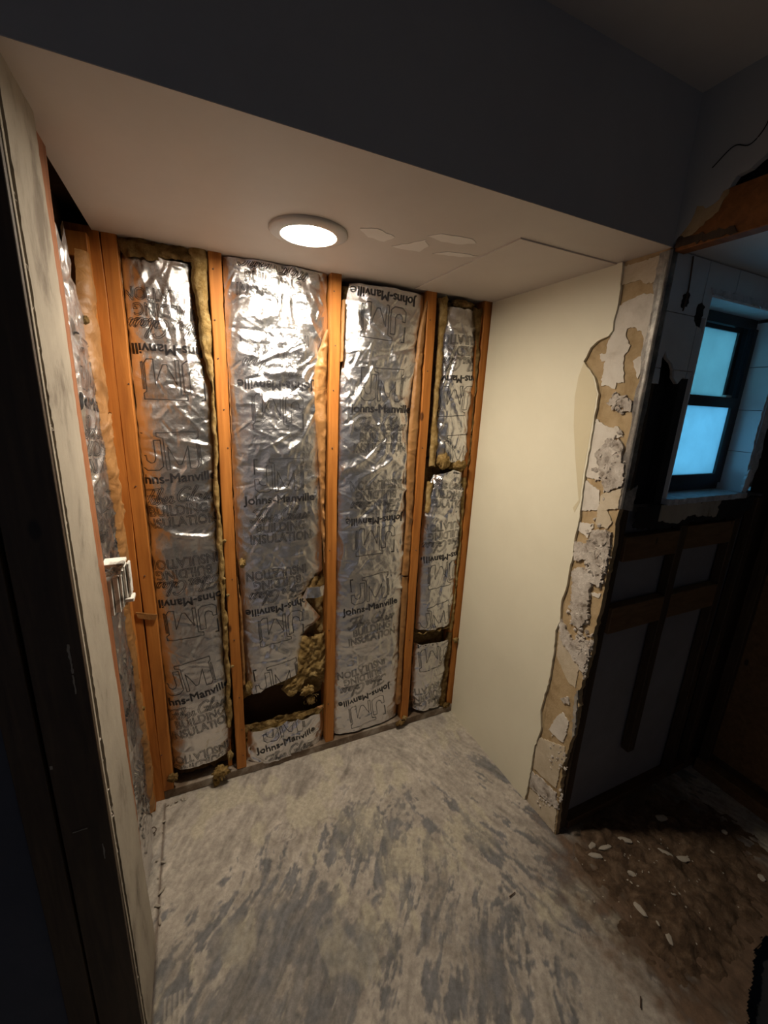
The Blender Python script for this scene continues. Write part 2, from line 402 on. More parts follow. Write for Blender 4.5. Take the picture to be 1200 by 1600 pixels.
    # round pencil scribbles
    for (u, v, rad) in ((440,1300,.045),(452,1304,.030),(512,1292,.05)):
        cx, cy = at(u, v); q = np.hypot(X-cx, (Y-cy)*1.3); line(np.abs(q-rad-.004*fbm(X*9, Y*9, 8)), .0028, (.16,.14,.13), .45)
    Z = .0035*fine*.6+.003*streak2*(1-slate)+.004*sme+.003*rails-.006*(cr > .4)-.003*(sm2 > .3)-.0015*slate
    Z = Z-.004
    col = np.clip(col, .01, .9); colors = np.concatenate([col, np.ones(col.shape[:2]+(1,))], -1)
    P = np.stack([X, Y, Z], -1)
    hp = [at(*p) for p in ((1166,1640),(1171,1590),(1169,1570),(1177,1530),(1180,1490),(1186,1476),(1193,1466),(1204,1462),(1230,1480),(1260,1560),(1230,1660))]
    jit = .006*fbm(X*60, Y*60, 91, 3); Xc, Yc = X+jit, Y-jit; ins = np.zeros(X.shape, bool)
    for k in range(len(hp)):
        (xa, ya), (xb, yb) = hp[k-1], hp[k]
        c_ = ((ya > Yc) != (yb > Yc)) & (Xc < (xb-xa)*(Yc-ya)/(yb-ya+1e-12)+xa); ins ^= c_
    mask = ~(ins[:-1,:-1] | ins[1:,1:])
    o = grid_mesh('floor', P, M['floor'], smooth=True, colors=colors, mask=mask)
    return tag(o, kind='structure')
floor = make_floor()
bm = bmesh.new(); box(bm, -2.6, 2.7, -4.1, .25, -.12, -.05); struct('floor_deck', bm, M['paper_gap_black'])  # deck coloured black so the hole in the floor looks dark
bm = bmesh.new(); box(bm, -2.6, 2.7, -4.1, -1.74, -.02, -.004); box(bm, -2.6, -.115, -1.75, -.7, -.02, -.004); struct('floor_room', bm, M['roomwall'])

# ---- ceilings and bulkhead
struct('ceiling', bbox(-2.6, 2.7, -4.1, -.70, ZC, ZC+.06), M['ceil'])
soffit = struct('ceiling_alcove', bbox(-.02, R_+.0, -.7465, .10, H_, H_+.06), M['soffit'])
obj('patch_board', bbox(1.037, R_-.001, -.588, -.002, H_-.004, H_+.001), M['soffit'], soffit)
def smear(pts, seed):
    q = [on(u, v, 2, H_)[:2] for u, v in pts]
    return slab(ragged(q, .015, .002, seed), 2, H_+.001, H_-.0012)
for k, pts in enumerate([[(563,356),(590,357),(617,370),(600,377),(575,370)], [(612,384),(640,380),(665,374),(670,384),(655,393),(636,390)], [(668,368),(690,365),(738,373),(744,380),(715,381),(690,377)], [(676,396),(700,393),(735,397),(748,400),(720,401)]]):
    obj('filler_smear', smear(pts, k), M['patch'], soffit)
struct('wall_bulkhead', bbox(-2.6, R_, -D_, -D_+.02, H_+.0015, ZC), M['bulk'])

# ---- back wall: sheathing, bottom plate and studs
wall_back = struct('wall_back', bbox(-.09, R_+.03, .089, .103, -.01, H_+.05), M['sheath'])
obj('bottom_plate', plank(.0, R_-.002, .0, .089, -.004, .036, .002, 0, 20, .0012, 3), M['plate'], wall_back)
SX = [.3064, .7128, 1.1192]
for k, x in enumerate([.019]+SX+[R_-.022]):
    wd = .020 if k < 4 else .0195
    obj('stud', plank(x-wd, x+wd, .0 if k != 4 else .006, .089, .036, H_+.02, .0022, 2, 22, .0016, k), M['stud'], wall_back)
# doubled timber edge beside stud at bay one and at the right end
obj('nailer_strip', plank(.252, .270, .03, .089, .036, .52, .002, 2, 8, .001, 41), M['stud'], wall_back)
obj('nailer_strip', plank(R_-.068, R_-.046, .012, .089, .12, H_-.06, .002, 2, 14, .002, 42), M['stud'], wall_back)
def nail(px, py, y=-.0005, r=.0028):
    q = on(px, py, 1, y); bm = bmesh.new()
    bmesh.ops.create_cone(bm, cap_ends=True, segments=10, radius1=r, radius2=r*.8, depth=.003, matrix=Matrix.Translation((q[0], y, q[2])) @ Matrix.Rotation(math.radians(90), 4, 'X'))
    obj('nail_head', bm, M['wire'], wall_back)
for px, py in ((333,420),(336,500),(341,560),(350,640),(356,700),(363,905),(366,1000),(374,1090),(378,1140),(522,455),(524,540),(521,610),(519,700),(515,860),(514,985),(513,1100),(672,500),(668,580),(660,700),(650,860),(640,1000),(201,600),(212,760),(226,900),(252,1180),(380,1180)):
    nail(px, py)

# ---- left wall: corner stud, plaster strip with its stud, dark front face
wall_left = struct('wall_left', bbox(-.106, -.092, -.745, .10, -.01, H_+.062), M['sheath'])
obj('corner_stud', plank(-.089, -.002, .0, .040, -.004, H_+.01, .002, 2, 22, .0018, 51), M['stud'], wall_left)
obj('corner_stud', plank(-.085, -.030, -.042, -.002, -.004, H_-.02, .002, 2, 22, .0018, 52), M['stud'], wall_left)
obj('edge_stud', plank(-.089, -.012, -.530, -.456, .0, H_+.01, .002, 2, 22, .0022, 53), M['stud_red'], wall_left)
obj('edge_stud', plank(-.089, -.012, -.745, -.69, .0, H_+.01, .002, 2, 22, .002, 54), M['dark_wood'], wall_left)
strip_px = [(-.731,-.004),(-.735,.6),(-.732,1.2),(-.734,H_+.0),(-.575,H_),(-.562,1.72),(-.566,1.3),(-.545,.9),(-.552,.86),(-.532,.5),(-.538,.44),(-.512,.06),(-.505,-.004)]
plaster = obj('plaster_strip', slab(ragged(strip_px, .012, .0016, 5, (12,)), 0, -.012, .0), M['old_strip'], wall_left)
# the ragged saw kerf beside the front board
for k in range(46):
    z = random.uniform(.05, 2.0); bm = bmesh.new(); s = random.uniform(.0015, .0045)
    bmesh.ops.create_icosphere(bm, subdivisions=1, radius=s, matrix=Matrix.Translation((-.004, random.uniform(-.745,-.734), z)))
    for v in bm.verts: v.co += Vector((random.uniform(-1,1), random.uniform(-1,1), random.uniform(-2,2)))*s*.4
    obj('plaster_crumb', bm, M['mortar'], wall_left)
obj('front_board_edge', plank(-.03, .0, -.757, -.7475, -.004, H_-.001, .0008, 2, 30, .0007, 8), M['old_strip'], wall_left)
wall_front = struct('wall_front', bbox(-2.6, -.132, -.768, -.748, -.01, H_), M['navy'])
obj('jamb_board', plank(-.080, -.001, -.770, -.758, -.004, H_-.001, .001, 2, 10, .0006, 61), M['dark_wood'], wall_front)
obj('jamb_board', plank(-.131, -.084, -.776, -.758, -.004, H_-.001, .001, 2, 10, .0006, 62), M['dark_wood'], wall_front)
for (u, v, a, b2) in ((110,1030,.0015,.03),(116,1070,.001,.02),(80,1200,.002,.004),(162,1330,.001,.02),(125,1298,.012,.001)):
    q = on(u, v, 1, -.7712); bm = slab(ragged([(q[0]-a,q[2]-b2),(q[0]+a,q[2]-b2),(q[0]+a,q[2]+b2),(q[0]-a,q[2]+b2)], .006, .0006, int(u)), 1, -.768, -.7712)
    obj('plaster_fleck', bm, M['old_strip'], wall_front)

# ---- right wall: bare plaster base, cream panel, skim remnants, mortar, corner bead
def yz(L, x=R_): return [tuple(on(u, v, 0, x)[1:]) for u, v in L]
z3 = lambda L: [(850+a/3.43, 350+b/3.43) for a, b in L]
z4 = lambda L: [(780+a/2.76, 750+b/2.76) for a, b in L]
edge_low = z4([(552,20),(530,120),(500,190),(496,260),(482,350),(455,450),(440,540),(410,650),(400,740),(372,830),(350,900),(338,1000),(322,1090),(300,1160),(272,1250),(262,1350),(250,1450)])
low = [(-.745, y[1]) if y[0] < -.7452 else (max(y[0], -.745), y[1]) for y in yz(edge_low)]
base_poly = [(-.60, -.006), (-.60, H_), (-.742, H_)]+[(-.742, 1.36)]+low+[(-.742, -.006)]
wall_right = struct('wall_right', bbox(R_, R_+.02, -.601, .095, -.006, H_), M['tanbase'])
obj('plaster_end', slab(ragged(base_poly, .012, .0018, 8, (0,1,2,len(base_poly)-1)), 0, R_+.02, R_), M['tanbase'], wall_right)
pan = [(775,471),(972,412)]+z3([(405,370),(398,420),(372,520),(368,570),(345,600),(290,625),(250,662),(212,735),(270,820),(292,910),(255,1130),(218,1340),(200,1490)])+z4([(345,170),(325,250),(318,310),(300,400),(290,460),(268,520),(262,610),(242,650),(240,700),(218,850),(190,950),(178,990),(178,1080),(150,1160),(140,1220),(128,1290),(120,1330),(108,1385)])
XP = R_-.010
pp = yz(pan, XP); pp[0] = (-.001, H_-.001); pp[1] = (pp[1][0], H_-.001)
pp = [(y, max(z, -.004)) for y, z in pp]+[(-.001, -.004)]
panel = obj('cream_panel', slab(ragged(pp, .014, .0013, 12, (0, len(pp)-1, len(pp)-2)), 0, R_-.0005, XP), M['cream'], wall_right)
old = z3([(215,740),(262,820),(284,910),(247,1130),(210,1340),(192,1490)])+z4([(325,140),(318,120)])+z3([(186,1480),(168,1250),(160,1080),(165,930),(185,820)])
obj('yellowed_paint_patch', slab(yz(old, XP), 0, XP+.0005, XP-.0006), M['cream_old'], wall_right)
patches = [
 (z3([(425,232),(640,165),(612,250),(600,315),(545,320),(520,300),(480,310),(420,330)]), 'skim_tan', .003),
 (z3([(396,440),(470,405),(540,372),(597,380),(575,500),(562,560),(540,640),(528,575),(480,556),(450,562),(442,600),(468,650),(432,710),(428,770),(432,850),(392,850),(385,885),(350,868),(310,868),(325,760),(345,640),(372,580),(378,520)]), 'skim', .004),
 (z3([(478,735),(530,700),(520,790),(505,830)]), 'skim', .0025),
 (z3([(300,700),(345,690),(345,735),(310,738)]), 'skim', .002),
 (z3([(340,960),(372,935),(395,915),(450,930),(480,960),(470,1010),(420,985),(390,960),(360,975)]), 'mortar', .008),
 (z3([(285,1045),(330,1080),(365,1090),(400,1085),(405,1110),(428,1140),(330,1175),(290,1220),(290,1270),(318,1380),(222,1350),(250,1165)]), 'skim', .004),
 (z3([(280,1230),(330,1180),(410,1150),(430,1180),(425,1270),(440,1330),(450,1400),(330,1440),(312,1330)]), 'mortar', .010),
 (z3([(225,1375),(300,1425),(302,1530),(205,1535)])+z4([(345,165),(356,30)]), 'skim', .004),
 (z3([(320,1445),(440,1420),(425,1530),(310,1535)]), 'skim_tan', .006),
 (z4([(445,60),(470,130),(490,180),(470,210),(420,190),(430,120)]), 'skim_tan', .005),
 (z4([(345,180),(410,190),(385,250),(340,215)]), 'skim', .004),
 (z4([(330,262),(380,275),(410,215),(490,225),(480,330),(470,390),(420,420),(380,340),(330,345)]), 'mortar', .010),
 (z4([(320,395),(360,375),(420,420),(460,400),(440,460),(400,440),(395,530),(385,600),(350,640),(320,610),(320,500)]), 'mortar', .012),
 (z4([(398,485),(440,490),(430,510),(405,500)]), 'skim', .003),
 (z4([(265,580),(290,625),(320,690),(395,690),(402,760),(365,830),(340,790),(270,690)]), 'mortar', .009),
 (z4([(262,640),(320,705),(350,780),(330,895),(300,870),(262,790),(250,750)]), 'skim_tan', .003),
 (z4([(215,860),(230,800),(232,770),(225,860)]), 'skim', .002),
 (z4([(215,1075),(250,1020),(275,1000),(302,1040),(290,1100),(275,1130),(250,1110)]), 'skim', .004),
 (z4([(268,940),(300,935),(305,970),(285,965)]), 'mortar', .006),
 (z4([(168,1105),(230,1130),(285,1150),(290,1200),(262,1250),(248,1330),(190,1280),(150,1240)]), 'skim_tan', .004),
 (z4([(145,1255),(190,1290),(245,1350),(258,1420),(200,1375),(135,1320)]), 'mortar', .006),
 (z4([(135,1330),(200,1385),(250,1420),(238,1520),(180,1470),(118,1400)]), 'skim_tan', .003),
]
for k, (L, mt, th) in enumerate(patches):
    q = [(max(y, -.741), max(z, -.003)) for y, z in yz(L)]
    obj('plaster_remnant', slab(ragged(q, .006, .0016 if mt != 'mortar' else .003, 100+k), 0, R_+.001, R_-th), M[mt], wall_right)
def lumps(cx, n, mat, name, seed):
    r = random.Random(seed); bm = bmesh.new()
    for i in range(n):
        u, v, su, sv, rad = r.choice(cx)
        q = on(u+r.gauss(0, su), v+r.gauss(0, sv), 0, R_)
        s = rad*r.uniform(.4, 1.2)
        y = min(max(q[1], -.738), -.605)
        m = Matrix.Translation((R_-.002-s*.2, y, max(q[2], .01))) @ Matrix.Rotation(r.uniform(0, 6), 4, 'X') @ Matrix.Diagonal((r.uniform(.5,1), r.uniform(.5,1.2), r.uniform(.6,1.5), 1))
        g = bmesh.ops.create_icosphere(bm, subdivisions=1, radius=s, matrix=m)
        for vv in g['verts']: vv.co += Vector((r.uniform(-1,1), r.uniform(-1,1), r.uniform(-1,1)))*s*.3
    o = obj(name, bm, mat, wall_right); o['kind'] = 'stuff'
lumps([(960,700,8,14,.010),(955,735,10,14,.010),(942,855,10,18,.011),(935,880,8,12,.010),(912,925,8,24,.010),(905,960,7,14,.009),(912,1010,7,12,.009),(968,630,6,8,.008),(872,1185,10,12,.006),(860,1250,12,8,.006),(915,1040,4,10,.006)], 520, M['mortar'], 'mortar_lumps', 5)
def bead_obj(z0, z1, seed, wd):
    r = random.Random(seed); n = int((z1-z0)/.02); bm = bmesh.new(); rows = []
    for i in range(n+1):
        z = z0+(z1-z0)*i/n; e = r.uniform(-.002, .002)
        rows.append([bm.verts.new(p) for p in ((R_-.003, -D_+wd+e*2.5, z), (R_-.0045, -D_+wd*.5, z), (R_-.004, -D_+.004, z), (R_-.007, -D_-.002+e*.4, z), (R_-.003, -D_-.006, z), (R_+.004, -D_-.004, z), (R_+.022+e, -D_-.003, z))])
    for a, b in zip(rows, rows[1:]):
        for i in range(6): bm.faces.new((a[i], a[i+1], b[i+1], b[i]))
    bmesh.ops.solidify(bm, geom=bm.faces[:], thickness=.001)
    return obj('corner_bead', bm, M['bead'], wall_right)
bead_obj(1.79, H_-.006, 3, .030); bead_obj(1.345, 1.81, 4, .022)
bm = slab(ragged([(R_+.005,1.345),(R_+.05,1.335),(R_+.052,1.42),(R_+.005,1.40)], .01, .001, 3), 1, -.752, -.749)
obj('bead_scrap', bm, M['bead'], wall_right)
bm = slab(ragged(yz(z4([(330,930),(345,905),(330,1100),(318,1110),(322,1000)])), .008, .002, 9), 0, R_+.001, R_-.006); obj('bead_scrap', bm, M['bead'], wall_right)
# head of the partition in the side room (wall end timber)
obj('end_stud', plank(R_+.021, R_+.060, -.735, -.66, -.004, H_, .002, 2, 20, .0015, 71), M['dark_wood'], wall_right)

# ---- side room (nook) with the window
YN = -.66
bm = bmesh.new(); box(bm, R_+.02, 2.70, YN-.045, YN+.02, -.01, 1.34); box(bm, R_+.02, 2.70, YN, YN+.02, 1.99, H_+.02); box(bm, R_+.02, 1.645, YN, YN+.02, 1.36, 1.99); box(bm, 2.105, 2.70, YN, YN+.02, 1.36, 1.99)
nook = struct('wall_nook', bm, M['panelback'])
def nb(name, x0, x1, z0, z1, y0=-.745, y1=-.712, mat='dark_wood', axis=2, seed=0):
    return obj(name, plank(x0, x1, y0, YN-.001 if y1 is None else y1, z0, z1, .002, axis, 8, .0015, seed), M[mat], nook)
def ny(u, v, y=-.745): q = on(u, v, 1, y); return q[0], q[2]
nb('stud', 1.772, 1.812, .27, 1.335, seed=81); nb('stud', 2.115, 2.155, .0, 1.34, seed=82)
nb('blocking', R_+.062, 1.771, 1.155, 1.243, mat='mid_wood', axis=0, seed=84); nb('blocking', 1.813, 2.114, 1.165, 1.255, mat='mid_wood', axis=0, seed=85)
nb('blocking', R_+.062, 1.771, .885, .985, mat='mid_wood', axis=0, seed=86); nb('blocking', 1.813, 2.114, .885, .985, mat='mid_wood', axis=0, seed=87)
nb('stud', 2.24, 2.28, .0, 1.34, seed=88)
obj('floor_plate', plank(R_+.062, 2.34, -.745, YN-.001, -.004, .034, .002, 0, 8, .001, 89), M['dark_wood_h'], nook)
# black paper beside and below the window
bp = [ny(*p, y=-.70) for p in ((1028,560),(1052,600),(1100,480),(1112,470),(1050,760),(1045,800),(990,800),(1000,700))]
obj('building_paper', slab(ragged([(1.46,1.27),(1.46,2.02),(1.644,2.02),(1.644,1.27)], .02, .004, 4, (0,1,2)), 1, -.690, -.694), M['paper_gap_black'], nook)
obj('building_paper', slab(ragged([(1.50,1.275),(1.66,1.262),(1.86,1.27),(2.12,1.262),(2.2,1.30),(2.2,1.345),(1.50,1.345)], .012, .005, 6, (5,)), 1, -.747, -.750), M['paper_gap_black'], nook)
obj('plaster_apron', slab(ragged([(1.62,1.29),(1.72,1.275),(1.80,1.30),(1.95,1.285),(1.96,1.347),(1.62,1.347)], .012, .004, 7, (5,)), 1, -.7505, -.756), M['old_strip'], nook)
# tiled plaster that is left above and beside the window: each tile a part
tile_poly = [(1.450,1.70),(1.450,H_-.001),(2.36,H_-.001),(2.36,1.52),(2.30,1.50),(2.24,1.56),(2.20,1.66),(2.17,1.70),(2.165,1.80),(2.15,1.995),(1.646,1.995),(1.646,1.90)]
q = [ny(u, v, -.75) for u, v in ((1101,497),(1086,500),(1098,520),(1090,560),(1087,575),(1078,592),(1068,590),(1060,600),(1054,590),(1052,568),(1045,560),(1042,548),(1036,560),(1030,600))]
tile_poly = tile_poly[1:-1]+[(1.646,1.93)]+[(x, z) for x, z in q]+[(1.450, q[-1][1])]
tile_poly = ragged(tile_poly, .015, .003, 15, (0,1,8,9))
obj('tile_bed', slab(tile_poly, 1, -.735, -.742), M['mortar'], nook)
tn = 0
for i in range(9):
    for j in range(6):
        x0 = 1.452+i*.1525; z0 = H_-.002-(j+1)*.1525
        c = clip(tile_poly, x0+.0012, x0+.1513, z0+.0012, z0+.1513)
        if len(c) < 3: continue
        ar = .5*abs(sum(c[k-1][0]*c[k][1]-c[k][0]*c[k-1][1] for k in range(len(c))))
        if ar < 2e-4: continue
        obj('wall_tile', slab(c, 1, -.742, -.747-.0006*((i*7+j*3) % 3)), M['tile'], nook)
# black patches laid on the tiles, painting the dark inside of holes
for u, v, s in ((1072,468,.022),(1094,488,.026)):
    x, z = ny(u, v, -.749); obj('hole_dark_patch', slab(ragged([(x-s*.6,z-s),(x+s*.5,z-s*.8),(x+s*.7,z+s*.6),(x,z+s),(x-s*.7,z+s*.4)], .006, .003, int(u)), 1, -.747, -.7493), M['paper_gap_black'], nook)
# wire hanging on the tiled wall
def tube(pts, r, segs=6):
    bm = bmesh.new(); rings = []
    P = [Vector(p) for p in pts]
    for i, p in enumerate(P):
        t = (P[min(i+1, len(P)-1)]-P[max(i-1, 0)]).normalized(); a = t.orthogonal().normalized(); b = t.cross(a)
        rings.append([bm.verts.new(p+(a*math.cos(2*math.pi*k/segs)+b*math.sin(2*math.pi*k/segs))*r) for k in range(segs)])
    for a, b in zip(rings, rings[1:]):
        for k in range(segs): bm.faces.new((a[k], a[(k+1) % segs], b[(k+1) % segs], b[k]))
    bm.faces.new(rings[0]); bm.faces.new(rings[-1]); return bm
def cr(pts, n=8):
    P = [np.array(p, float) for p in pts]; P = [2*P[0]-P[1]]+P+[2*P[-1]-P[-2]]; out = []
    for i in range(1, len(P)-2):
        for k in range(n):
            t = k/n; a, b, c, d = P[i-1:i+3]
            out.append(.5*((2*b)+(-a+c)*t+(2*a-5*b+4*c-d)*t*t+(-a+3*b-3*c+d)*t**3))
    out.append(P[-2]); return out
# reveal, sill and window
obj('reveal_backing', bbox(1.600, 1.6395, -.735, YN, 1.345, 1.995), M['paper_gap_black'], nook)  # added to close a light slit between the tiles; coloured black
reveal = empty('window_surround', (1.87, -.70, 1.36)); reveal['kind'] = 'structure'; reveal.name = 'trim_1'
def rv(name, bm, mat):
    o = obj(name, bm, M[mat], reveal); o.matrix_parent_inverse = Matrix.Translation((-1.87, .70, -1.36)); return o
for k in range(5):
    z0 = 1.366+k*.1525; z1 = min(z0+.1505, 1.985)
    if z1-z0 < .02: continue
    e = .012 if k < 2 else 0
    y0 = -.747-(.0 if k > 0 else 0)
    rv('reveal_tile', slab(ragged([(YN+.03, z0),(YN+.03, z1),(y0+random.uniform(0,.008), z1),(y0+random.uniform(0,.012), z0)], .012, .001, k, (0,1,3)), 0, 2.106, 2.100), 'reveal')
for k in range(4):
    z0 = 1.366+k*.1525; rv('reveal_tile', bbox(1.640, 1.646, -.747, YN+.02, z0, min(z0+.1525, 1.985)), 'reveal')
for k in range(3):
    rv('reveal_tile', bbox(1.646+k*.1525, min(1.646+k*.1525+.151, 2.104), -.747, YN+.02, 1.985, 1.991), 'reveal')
rv('reveal_edge', slab(ragged([(1.645,1.990),(2.16,1.990),(2.16,2.006),(1.63,2.008)], .01, .002, 31), 1, -.746, -.752), 'sill')
rv('sill', slab(ragged([(1.640,-.760),(2.12,-.757),(2.12,YN+.02),(1.640,YN+.02)], .012, .002, 33, (1,2,3)), 2, 1.346, 1.366), 'sill')
rv('broken_edge', slab(ragged([(2.108,1.36),(2.125,1.36),(2.15,1.42),(2.165,1.5),(2.15,1.60),(2.175,1.70),(2.150,1.76),(2.155,1.99),(2.108,1.99)], .012, .004, 35, (7,8)), 1, -.738, -.749), 'sill')
rv('broken_tile', slab(ragged([(2.09,1.375),(2.105,1.37),(2.125,1.40),(2.12,1.455),(2.10,1.45)], .01, .002, 36), 1, -.744, -.752), 'reveal')

window = tag(obj('window_1', bbox(1.646, 2.100, -.66, -.60, 1.366, 1.392), M['frame']), kind='structure')
def wb(name, *a, mat='frame'): return obj(name, bbox(*a), M[mat], window)
wb('frame_rail', 1.646, 2.100, -.66, -.60, 1.952, 1.984); wb('frame_stile', 1.646, 1.672, -.66, -.60, 1.392, 1.952)
wb('frame_stile', 2.076, 2.100, -.668, -.60, 1.392, 1.952); wb('track_rib', 2.064, 2.067, -.662, -.63, 1.712, 1.952); wb('track_rib', 2.050, 2.053, -.660, -.63, 1.712, 1.952)
low_s = wb('lower_sash', 1.672, 2.074, -.669, -.649, 1.392, 1.428)
for a in ((1.672,1.698,1.428,1.676),(2.048,2.074,1.428,1.676),(1.672,2.074,1.676,1.712)):
    obj('sash_rail', bbox(a[0], a[1], -.669, -.649, a[2], a[3]), M['frame'], low_s)
obj('pane', bbox(1.696, 2.050, -.660, -.656, 1.426, 1.678), M['frosted'], low_s)
up_s = wb('upper_sash', 1.672, 2.045, -.648, -.630, 1.690, 1.714)
for a in ((1.672,1.690,1.714,1.936),(2.022,2.045,1.714,1.950),(1.672,2.022,1.936,1.950)):
    obj('sash_rail', bbox(a[0], a[1], -.648, -.630, a[2], a[3]), M['frame'], up_s)
obj('pane', bbox(1.688, 2.024, -.642, -.638, 1.712, 1.938), M['clear'], up_s)
lt = obj('sash_lock', bbox(2.00, 2.035, -.667, -.652, 1.713, 1.720), M['bead'], window)
# other walls of the side room
nr = struct('wall_right_nook', bbox(2.36, 2.40, -2.4, -.66, -.01, H_+.03), M['dark_wood'])
for y0 in (-.80, -1.16, -1.55, -2.0):
    obj('stud', plank(2.318, 2.359, y0, y0+.04, .0, H_, .002, 2, 8, .001, int(-y0*10)), M['dark_wood'], nr)
obj('brown_board', plank(2.345, 2.359, -1.155, -.765, .10, 1.02, .002, 1, 4, .001, 5), M['mid_wood'], nr)
obj('bottom_plate', plank(2.300, 2.359, -2.3, -.76, -.004, .060, .002, 1, 8, .001, 6), M['mid_wood'], nr)
pl = [(-1.0,1.20),(-.90,1.05),(-.83,1.09),(-.80,1.25),(-.76,1.45),(-.80,1.72),(-.84,2.05),(-1.6,2.05),(-1.6,1.9),(-1.15,1.6)]
obj('plaster_remnant', slab(ragged(pl, .015, .006, 3), 0, 2.318, 2.304), M['old_strip'], nr)
struct('wall_front_nook', bbox(R_, 2.7, -2.44, -2.40, -.01, H_+.1), M['roomwall'])
struct('ceiling_nook', bbox(R_+.04, 2.7, -2.42, YN, H_, H_+.02), M['nook_ceil'])
# header beam over the opening and the torn plaster above it
wr = struct('wall_right_room', slab(ragged([(y, z) for y, z in [(-D_,2.088),(-.775,2.118),(-.79,2.16),(-.83,2.15),(-.872,2.195),(-.92,2.212),(-1.0,2.24),(-1.10,2.255),(-1.3,2.25),(-2.4,2.2),(-2.4,ZC),(-D_,ZC)]], .012, .003, 22, (9,10,11)), 0, R_+.0, R_+.016), M['bulk'])
obj('header_beam', plank(R_+.004, R_+.044, -2.4, -.752, H_-.012, 2.176, .002, 1, 10, .001, 7), M['stud_h'], wr)
bm = slab(ragged([(-.752,2.085),(-.765,2.15),(-.80,2.175),(-.86,2.172),(-.845,2.13),(-.80,2.10)], .008, .003, 23), 0, R_+.004, R_+.001); obj('torn_paper', bm, M['tanbase'], wr)
bm = slab(ragged([(-.752,2.075),(-.90,2.068),(-.89,2.085),(-.80,2.092),(-.756,2.10)], .008, .002, 24), 0, R_+.004, R_+.0005); obj('torn_paper', bm, M['dark_wood'], wr)
for pts in ([(1.4225,-.81,2.235),(1.4225,-.85,2.262),(1.4225,-.885,2.25),(1.4225,-.91,2.275),(1.4225,-.915,2.32)],):
    obj('plaster_crack', tube(cr([(a-.0, b, c) for a, b, c in pts]), .0012), M['paper_gap_black'], wr)
obj('hanging_wire', tube(cr([(1.512,-.752,2.07),(1.515,-.754,2.02),(1.520,-.753,1.97),(1.513,-.754,1.93)]), .0022), M['wire'], nook)
# the rest of the main room, behind and beside the camera
struct('wall_room_left', bbox(-2.66, -2.6, -4.1, -.7, -.02, ZC+.02), M['roomwall'])
struct('wall_room_rear', slab([(-2.6,-.02),(-1.6,-.02),(-1.6,2.05),(-.8,2.05),(-.8,-.02),(R_,-.02),(R_,ZC),(-2.6,ZC)], 1, -4.02, -4.08), M['roomwall'])
struct('wall_room_right', bbox(R_, R_+.06, -4.1, -2.38, -.02, ZC), M['roomwall'])
struct('wall_top_nook', bbox(R_+.045, R_+.06, -2.4, -.70, H_, ZC+.02), M['paper_gap_black'])
# light-tight backs
struct('wall_leakstop_corner', bbox(R_+.0005, R_+.05, -.7465, -.70, H_+.0, ZC), M['roomwall'])  # unseen filler added to close a sky light leak at this corner
struct('wall_skyblock', bbox(-2.0, -.4, -4.75, -4.70, -.05, ZC), M['roomwall']); struct('wall_skyblock', bbox(-2.0, -1.6, -4.70, -4.08, -.05, ZC), M['roomwall'])  # unseen box added behind the doorway to keep sky light out
struct('wall_skyblock', bbox(-.8, -.4, -4.70, -4.08, -.05, ZC), M['roomwall']); struct('ceiling_skyblock', bbox(-2.0, -.4, -4.75, -4.08, 2.05, ZC), M['roomwall']); struct('floor_skyblock', bbox(-2.0, -.4, -4.75, -4.08, -.08, -.004), M['roomwall'])
struct('wall_outer', bbox(-.14, R_+.02, .104, .13, -.02, ZC+.05), M['sheath'])
struct('wall_leakstop_left', bbox(-.14, -.107, -.745, .13, -.02, ZC+.05), M['sheath'])  # unseen shell added to stop sky light leaking past the left wall
struct('ceiling_deck', bbox(-.2, R_+.05, -.74, .13, H_+.061, H_+.10), M['sheath'])
struct('wall_outer_side', slab([(R_+.021,-.02),(R_+.021,H_+.05),(1.640,H_+.05),(1.640,-.02)], 1, YN+.021, YN+.04), M['roomwall'])
struct('wall_outer_side', slab([(2.11,-.02),(2.11,H_+.05),(2.7,H_+.05),(2.7,-.02)], 1, YN+.021, YN+.04), M['roomwall'])
# outside: a rendered wall with rough stone at its end
gw = tag(obj('garden_wall', bbox(3.1, 9.5, 1.2, 1.4, -1, 3.6), M['outwall']), 'pale rendered wall seen outside through the upper window pane', 'wall')
st = tag(empty('stone_pillar', (4.38, .98, 0)), 'rough stone strip outside at left of the upper window pane', 'pillar')
for k in range(26):
    s = obj('stone', bbox(-.17+random.uniform(-.02,.03), .17+random.uniform(-.03,.03), -.12, .12, k*.12-.6, k*.12-.49), M['stone'], st)

